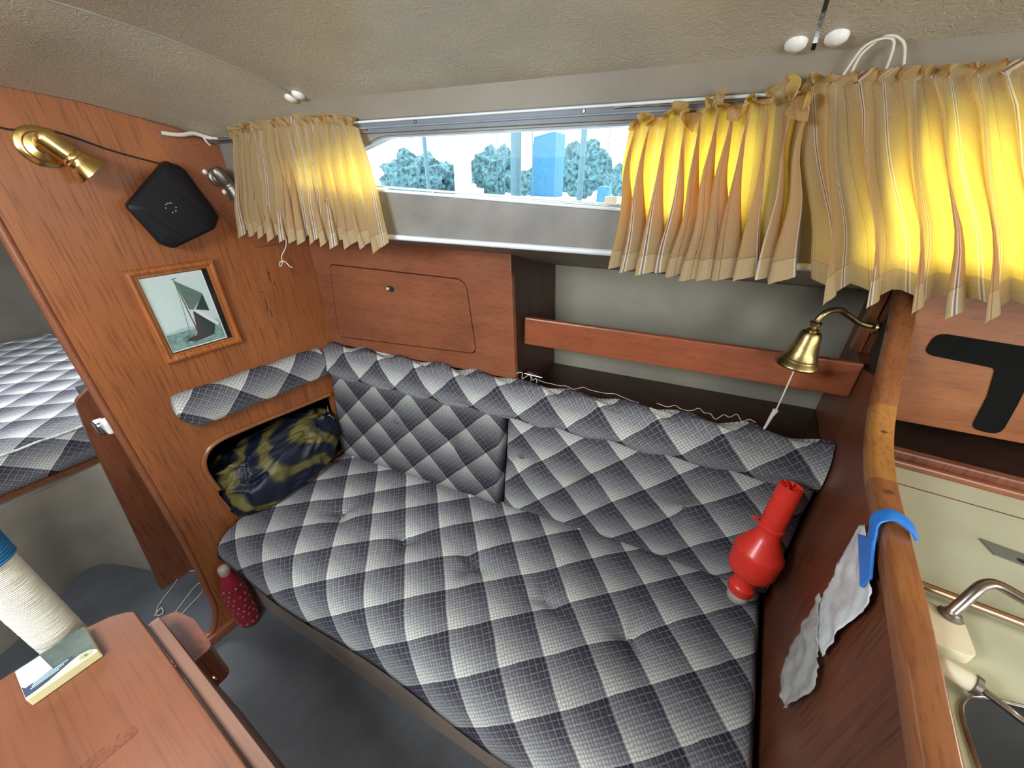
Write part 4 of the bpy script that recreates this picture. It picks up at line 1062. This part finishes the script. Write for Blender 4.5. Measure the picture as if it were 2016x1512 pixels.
# ------------------------------------------------------------------ cords on the sole by the doorway
thread([(-.27, .20, .004), (-.375, .14, .004), (-.39, .11, .004), (-.364, .083, .004), (-.33, .035, .004), (-.301, .005, .004), (-.27, -.004, .004), (-.262, .012, .008), (-.285, .014, .012), (-.27, -.01, .012)], 'long thin white cord curling over the sole in the doorway', .0018, nm='floor_cord', mm='cord', grp='cords on the sole')
thread([(-.20, -.01, .004), (-.22, .023, .004), (-.255, .075, .004), (-.285, .125, .004), (-.27, .145, .004), (-.235, .125, .004), (-.215, .08, .004), (-.20, .04, .004), (-.19, .0, .004)], 'thin white cord doubled in a narrow loop on the sole', .0018, nm='floor_cord', mm='cord', grp='cords on the sole')

# door catch on the doorway edge
dc = thing('door_catch', (-.03, .13, .85), 'white and chrome door catch on the edge of the doorway', 'catch')
bev(G().box((-.050, .118, .838), (-.010, .139, .872)).obj('catch_body', M['whitep'], dc), .005, 2)
bev(G().box((-.085, .108, .826), (-.046, .134, .862)).obj('catch_roller', M['chrome'], dc), .007, 3)

# ------------------------------------------------------------------ forward cabin
vb = thing('v_berth', (-1.1, 0, 0), 'grey moulded forward berth seen through the doorway', 'berth')
topl = [(-.56, -.60, .52), (-.56, -.30, .525), (-.555, -.112, .53), (-.555, .0, .53), (-.55, .125, .53)]
botl = [(-.52, -.55, 0), (-.563, -.337, 0), (-.66, -.19, 0), (-.742, -.052, 0), (-.433, .091, 0)]
b_, t_ = spline(botl, 8), spline(topl, 8); g = G().grid([[p.lerp(q, k / 10) for p, q in zip(b_, t_)] for k in range(11)]); o = g.obj('front_panel', M['gel'], vb)
for p in o.data.polygons: p.use_smooth = True
G().box((-2.0, -.95, .50), (-.56, .40, .53)).obj('berth_top', M['gel'], vb)
G().hexa([(-.57, -.6, .524), (-.545, -.6, .524), (-.535, .135, .524), (-.56, .135, .524), (-.57, -.6, .538), (-.545, -.6, .538), (-.535, .135, .538), (-.56, .135, .538)]).obj('edge_trim', M['wood_part'], vb)
M['plaid_v'] = plaid('woven_check_berth', .108, (.2, .4))
def vbase(u, v): return V((-.548 - v, -.62 + u, .540)), V((0, 0, 1))
# a cushion that slopes up from its front edge
cushion('berth_cushion', M['plaid_v'], vbase, U=None, W=.95, vr=lambda u: (0.0, 1.35), T=.135, r=.04, buttons=[], label='checked berth cushion in the forward cabin seen through the doorway', cat='cushion', rr=(.075, .05, .03), seed=5, crown=.012, res=.03)
g = G().tube([(-.566, -.58 + k * .04, .655 + .002 * sin(k * 2.2)) for k in range(19)], .004, 8); autosm(g.obj('piping', plain('pale_piping', (.5, .5, .48), .9, .4, 300, .2, 60), bpy.data.objects['berth_cushion']), 60)
# end board with rounded top
g = G().plate([rpoly([(.30, .85), (.174, .842, .02), (.128, .812, .035), (.112, .70, .05), (.057, .113, 0), (.045, .0, 0), (.30, 0, 0)], .02, 6)], xplane(-.40), 0, .022)
eb = bev(g.obj('berth_board', M['wood_part'], label='upright brown end board with a rounded top just inside the doorway', cat='board'), .005, 2)

# ------------------------------------------------------------------ galley beyond the partition
gw = thing('galley_worktop', (2.0, .5, .0), 'pale green-cream galley worktop right of the partition', 'worktop')
sk = rpoly([(2.2, .455, .05), (1.65, .462, .10), (1.562, .435, .05), (1.560, .12, .03), (2.2, .10, .05)], .04, 6)
g = G().plate([[(1.537, -.05), (2.9, -.05), (2.9, .895), (1.537, .895)], sk], zplane(.875), 0, .025); g.obj('counter_top', M['galley'], gw)
g = G().plate([sk], zplane(.74), -.005, 0)
rowsk = [[(x, y, .898) for x, y in sk], [(x, y, .80) for x, y in scaled(sk, .97)], [(x, y, .75) for x, y in scaled(sk, .90)], [(x, y, .742) for x, y in scaled(sk, .5)]]
g = G().grid(rowsk, closeu=True); g.f.append(tuple(range(3 * len(sk), 4 * len(sk)))); g.m.append(0)
autosm(g.obj('sink_bowl', M['sink'], gw, label='dark steel sink'), 50)
g = G().tube([(x, y, .9015) for x, y in sk], .0022, 6, closed=True); autosm(g.obj('sink_rim', M['steel'], gw), 60)
G().box((1.537, .896, 0), (2.9, .93, .899)).obj('back_panel', M['dark'], gw)
G().box((1.537, .832, .9001), (2.9, .8345, .9006)).obj('joint_line', M['wood_part'], gw, label='thin dark joint line')
# wooden moulding at the back of the worktop
gm = thing('galley_moulding', (2.1, .91, .9), 'stepped reddish wood moulding along the back of the galley worktop', 'moulding')
g = G().hexa([(1.537, .893, .8995), (2.9, .893, .8995), (2.9, .906, .8995), (1.537, .906, .8995), (1.537, .893, .914), (2.9, .893, .914), (2.9, .906, .914), (1.537, .906, .914)]); bev(g.obj('lower_strip', M['wood_lock'], gm), .004, 2)
g = G().box((1.537, .9065, .8995), (2.9, .925, .930)); bev(g.obj('upper_strip', M['wood_part'], gm), .004, 2)
struct(G().hexa([(1.537, .93, .88), (2.9, .93, .88), (2.9, 1.30, .88), (1.537, 1.10, .88), (1.537, .93, .90), (2.9, .93, .90), (2.9, 1.30, .90), (1.537, 1.10, .90)]).obj('trim_1', M['wood_dark']))
# locker face with the black T
gl = thing('galley_locker', (2.1, 1.05, .94), 'reddish wood locker face carrying a black letter T, right of the partition', 'locker')
fg = side(.76)
g = G().plate([[(1.537, .952), (2.9, .93), (2.9, 1.245), (1.537, 1.245)]], fg, 0, .018); bev(g.obj('face_panel', M['wood_T'], gl), .003, 2)
T_ = rpoly([(a_ - .012, b_, c_) for a_, b_, c_ in [(1.592, 1.147, .018), (1.590, 1.103, .018), (1.698, 1.092, .012), (1.712, 1.035, .0), (1.720, .962, .018), (1.765, .957, .018), (1.757, 1.03, 0), (1.748, 1.086, .012), (1.86, 1.080, .018), (1.862, 1.130, .018)]], .01, 6)
G().plate([T_], fg, -.002, -.0001).obj('letter', M['black_mat'], gl, label='matt black letter T')

# fiddle tube, tap, handle, catch plate
gt = thing('worktop_rail', (1.6, .56, .9), 'brass-toned tube rail running across the galley worktop', 'rail')
g = G().tube([(1.537, .572, .912), (2.3, .556, .912)], .0055, 12); autosm(g.obj('tube', plain('warm_brass_tube', (.55, .38, .24), .25, metal=1, vary=.1), gt), 60)
for x in (1.95, 2.28): g = G().lathe([(0, .010), (.003, .010), (.004, .005), (.013, .005)], (x, .563, .900), (0, 0, 1), 12); g.obj('tube_foot', M['steel'], gt)
tp_ = thing('galley_tap', (1.575, .52, .9), 'bent steel galley tap rising from a dark collar beside the rail', 'tap')
c0 = V((1.578, .530, .915))
g = G().tube(spline([(1.576, .530, .916), (1.582, .538, .932), (1.590, .549, .950), (1.597, .557, .959), (1.607, .561, .963), (1.624, .557, .961), (1.66, .545, .955), (1.80, .50, .930)], 6), .0062, 14); autosm(g.obj('spout', M['steel'], tp_), 60)
g = G().lathe([(0, .013), (.004, .0135), (.006, .0115), (.009, .0125), (.013, .0125), (.015, .009), (.018, .0085)], (1.575, .528, .905), (.3, .3, 1), 20); autosm(g.obj('collar', M['bronze'], tp_), 45)
g = G().plate([rpoly([(1.540, .475), (1.588, .478), (1.590, .530), (1.552, .545)], .012)], zplane(.9), 0, .016); bev(g.obj('tap_base', M['creamp'], tp_, label='milky plastic base'), .006, 2)
hn = thing('pump_handle', (1.57, .44, .9), 'cream-gripped steel hand lever beside the sink', 'handle')
h0 = V((1.545, .452, .915)); h1 = V((1.578, .441, .915)); hd = (h1 - h0).normalized()
g = G().lathe([(0, .008), (.003, .010), (.026, .0105), (.030, .010)], h0, hd, 20); autosm(g.obj('grip', M['creamp'], hn), 50)
g = G().lathe([(.030, .010), (.031, .0115), (.036, .0105), (.038, .004)], h0, hd, 20); autosm(g.obj('ferrule', M['bronze'], hn), 50)
g = G().tube(spline([h0 + hd * .036, h0 + hd * .055 + V((0, -.003, -.002)), h0 + hd * .08 + V((0, -.004, -.005)), h0 + hd * .20 + V((0, -.002, -.008))], 6), .0038, 12); autosm(g.obj('lever', M['steel'], hn), 60)
lp = thing('catch_plate', (1.70, .71, .9), 'small slotted grey metal plate lying on the galley worktop', 'plate')
pp_ = [(1.668, .738), (1.676, .708), (1.80, .690), (1.80, .722)]
slt = rrect(1.70, .707, 1.78, .719, .005)
g = G().plate([pp_, slt], zplane(.9), 0, .002); g.obj('metal_plate', M['grey_plate'], lp)
G().plate([slt], zplane(.9), .0002, .0008).obj('slot', M['dark'], lp)
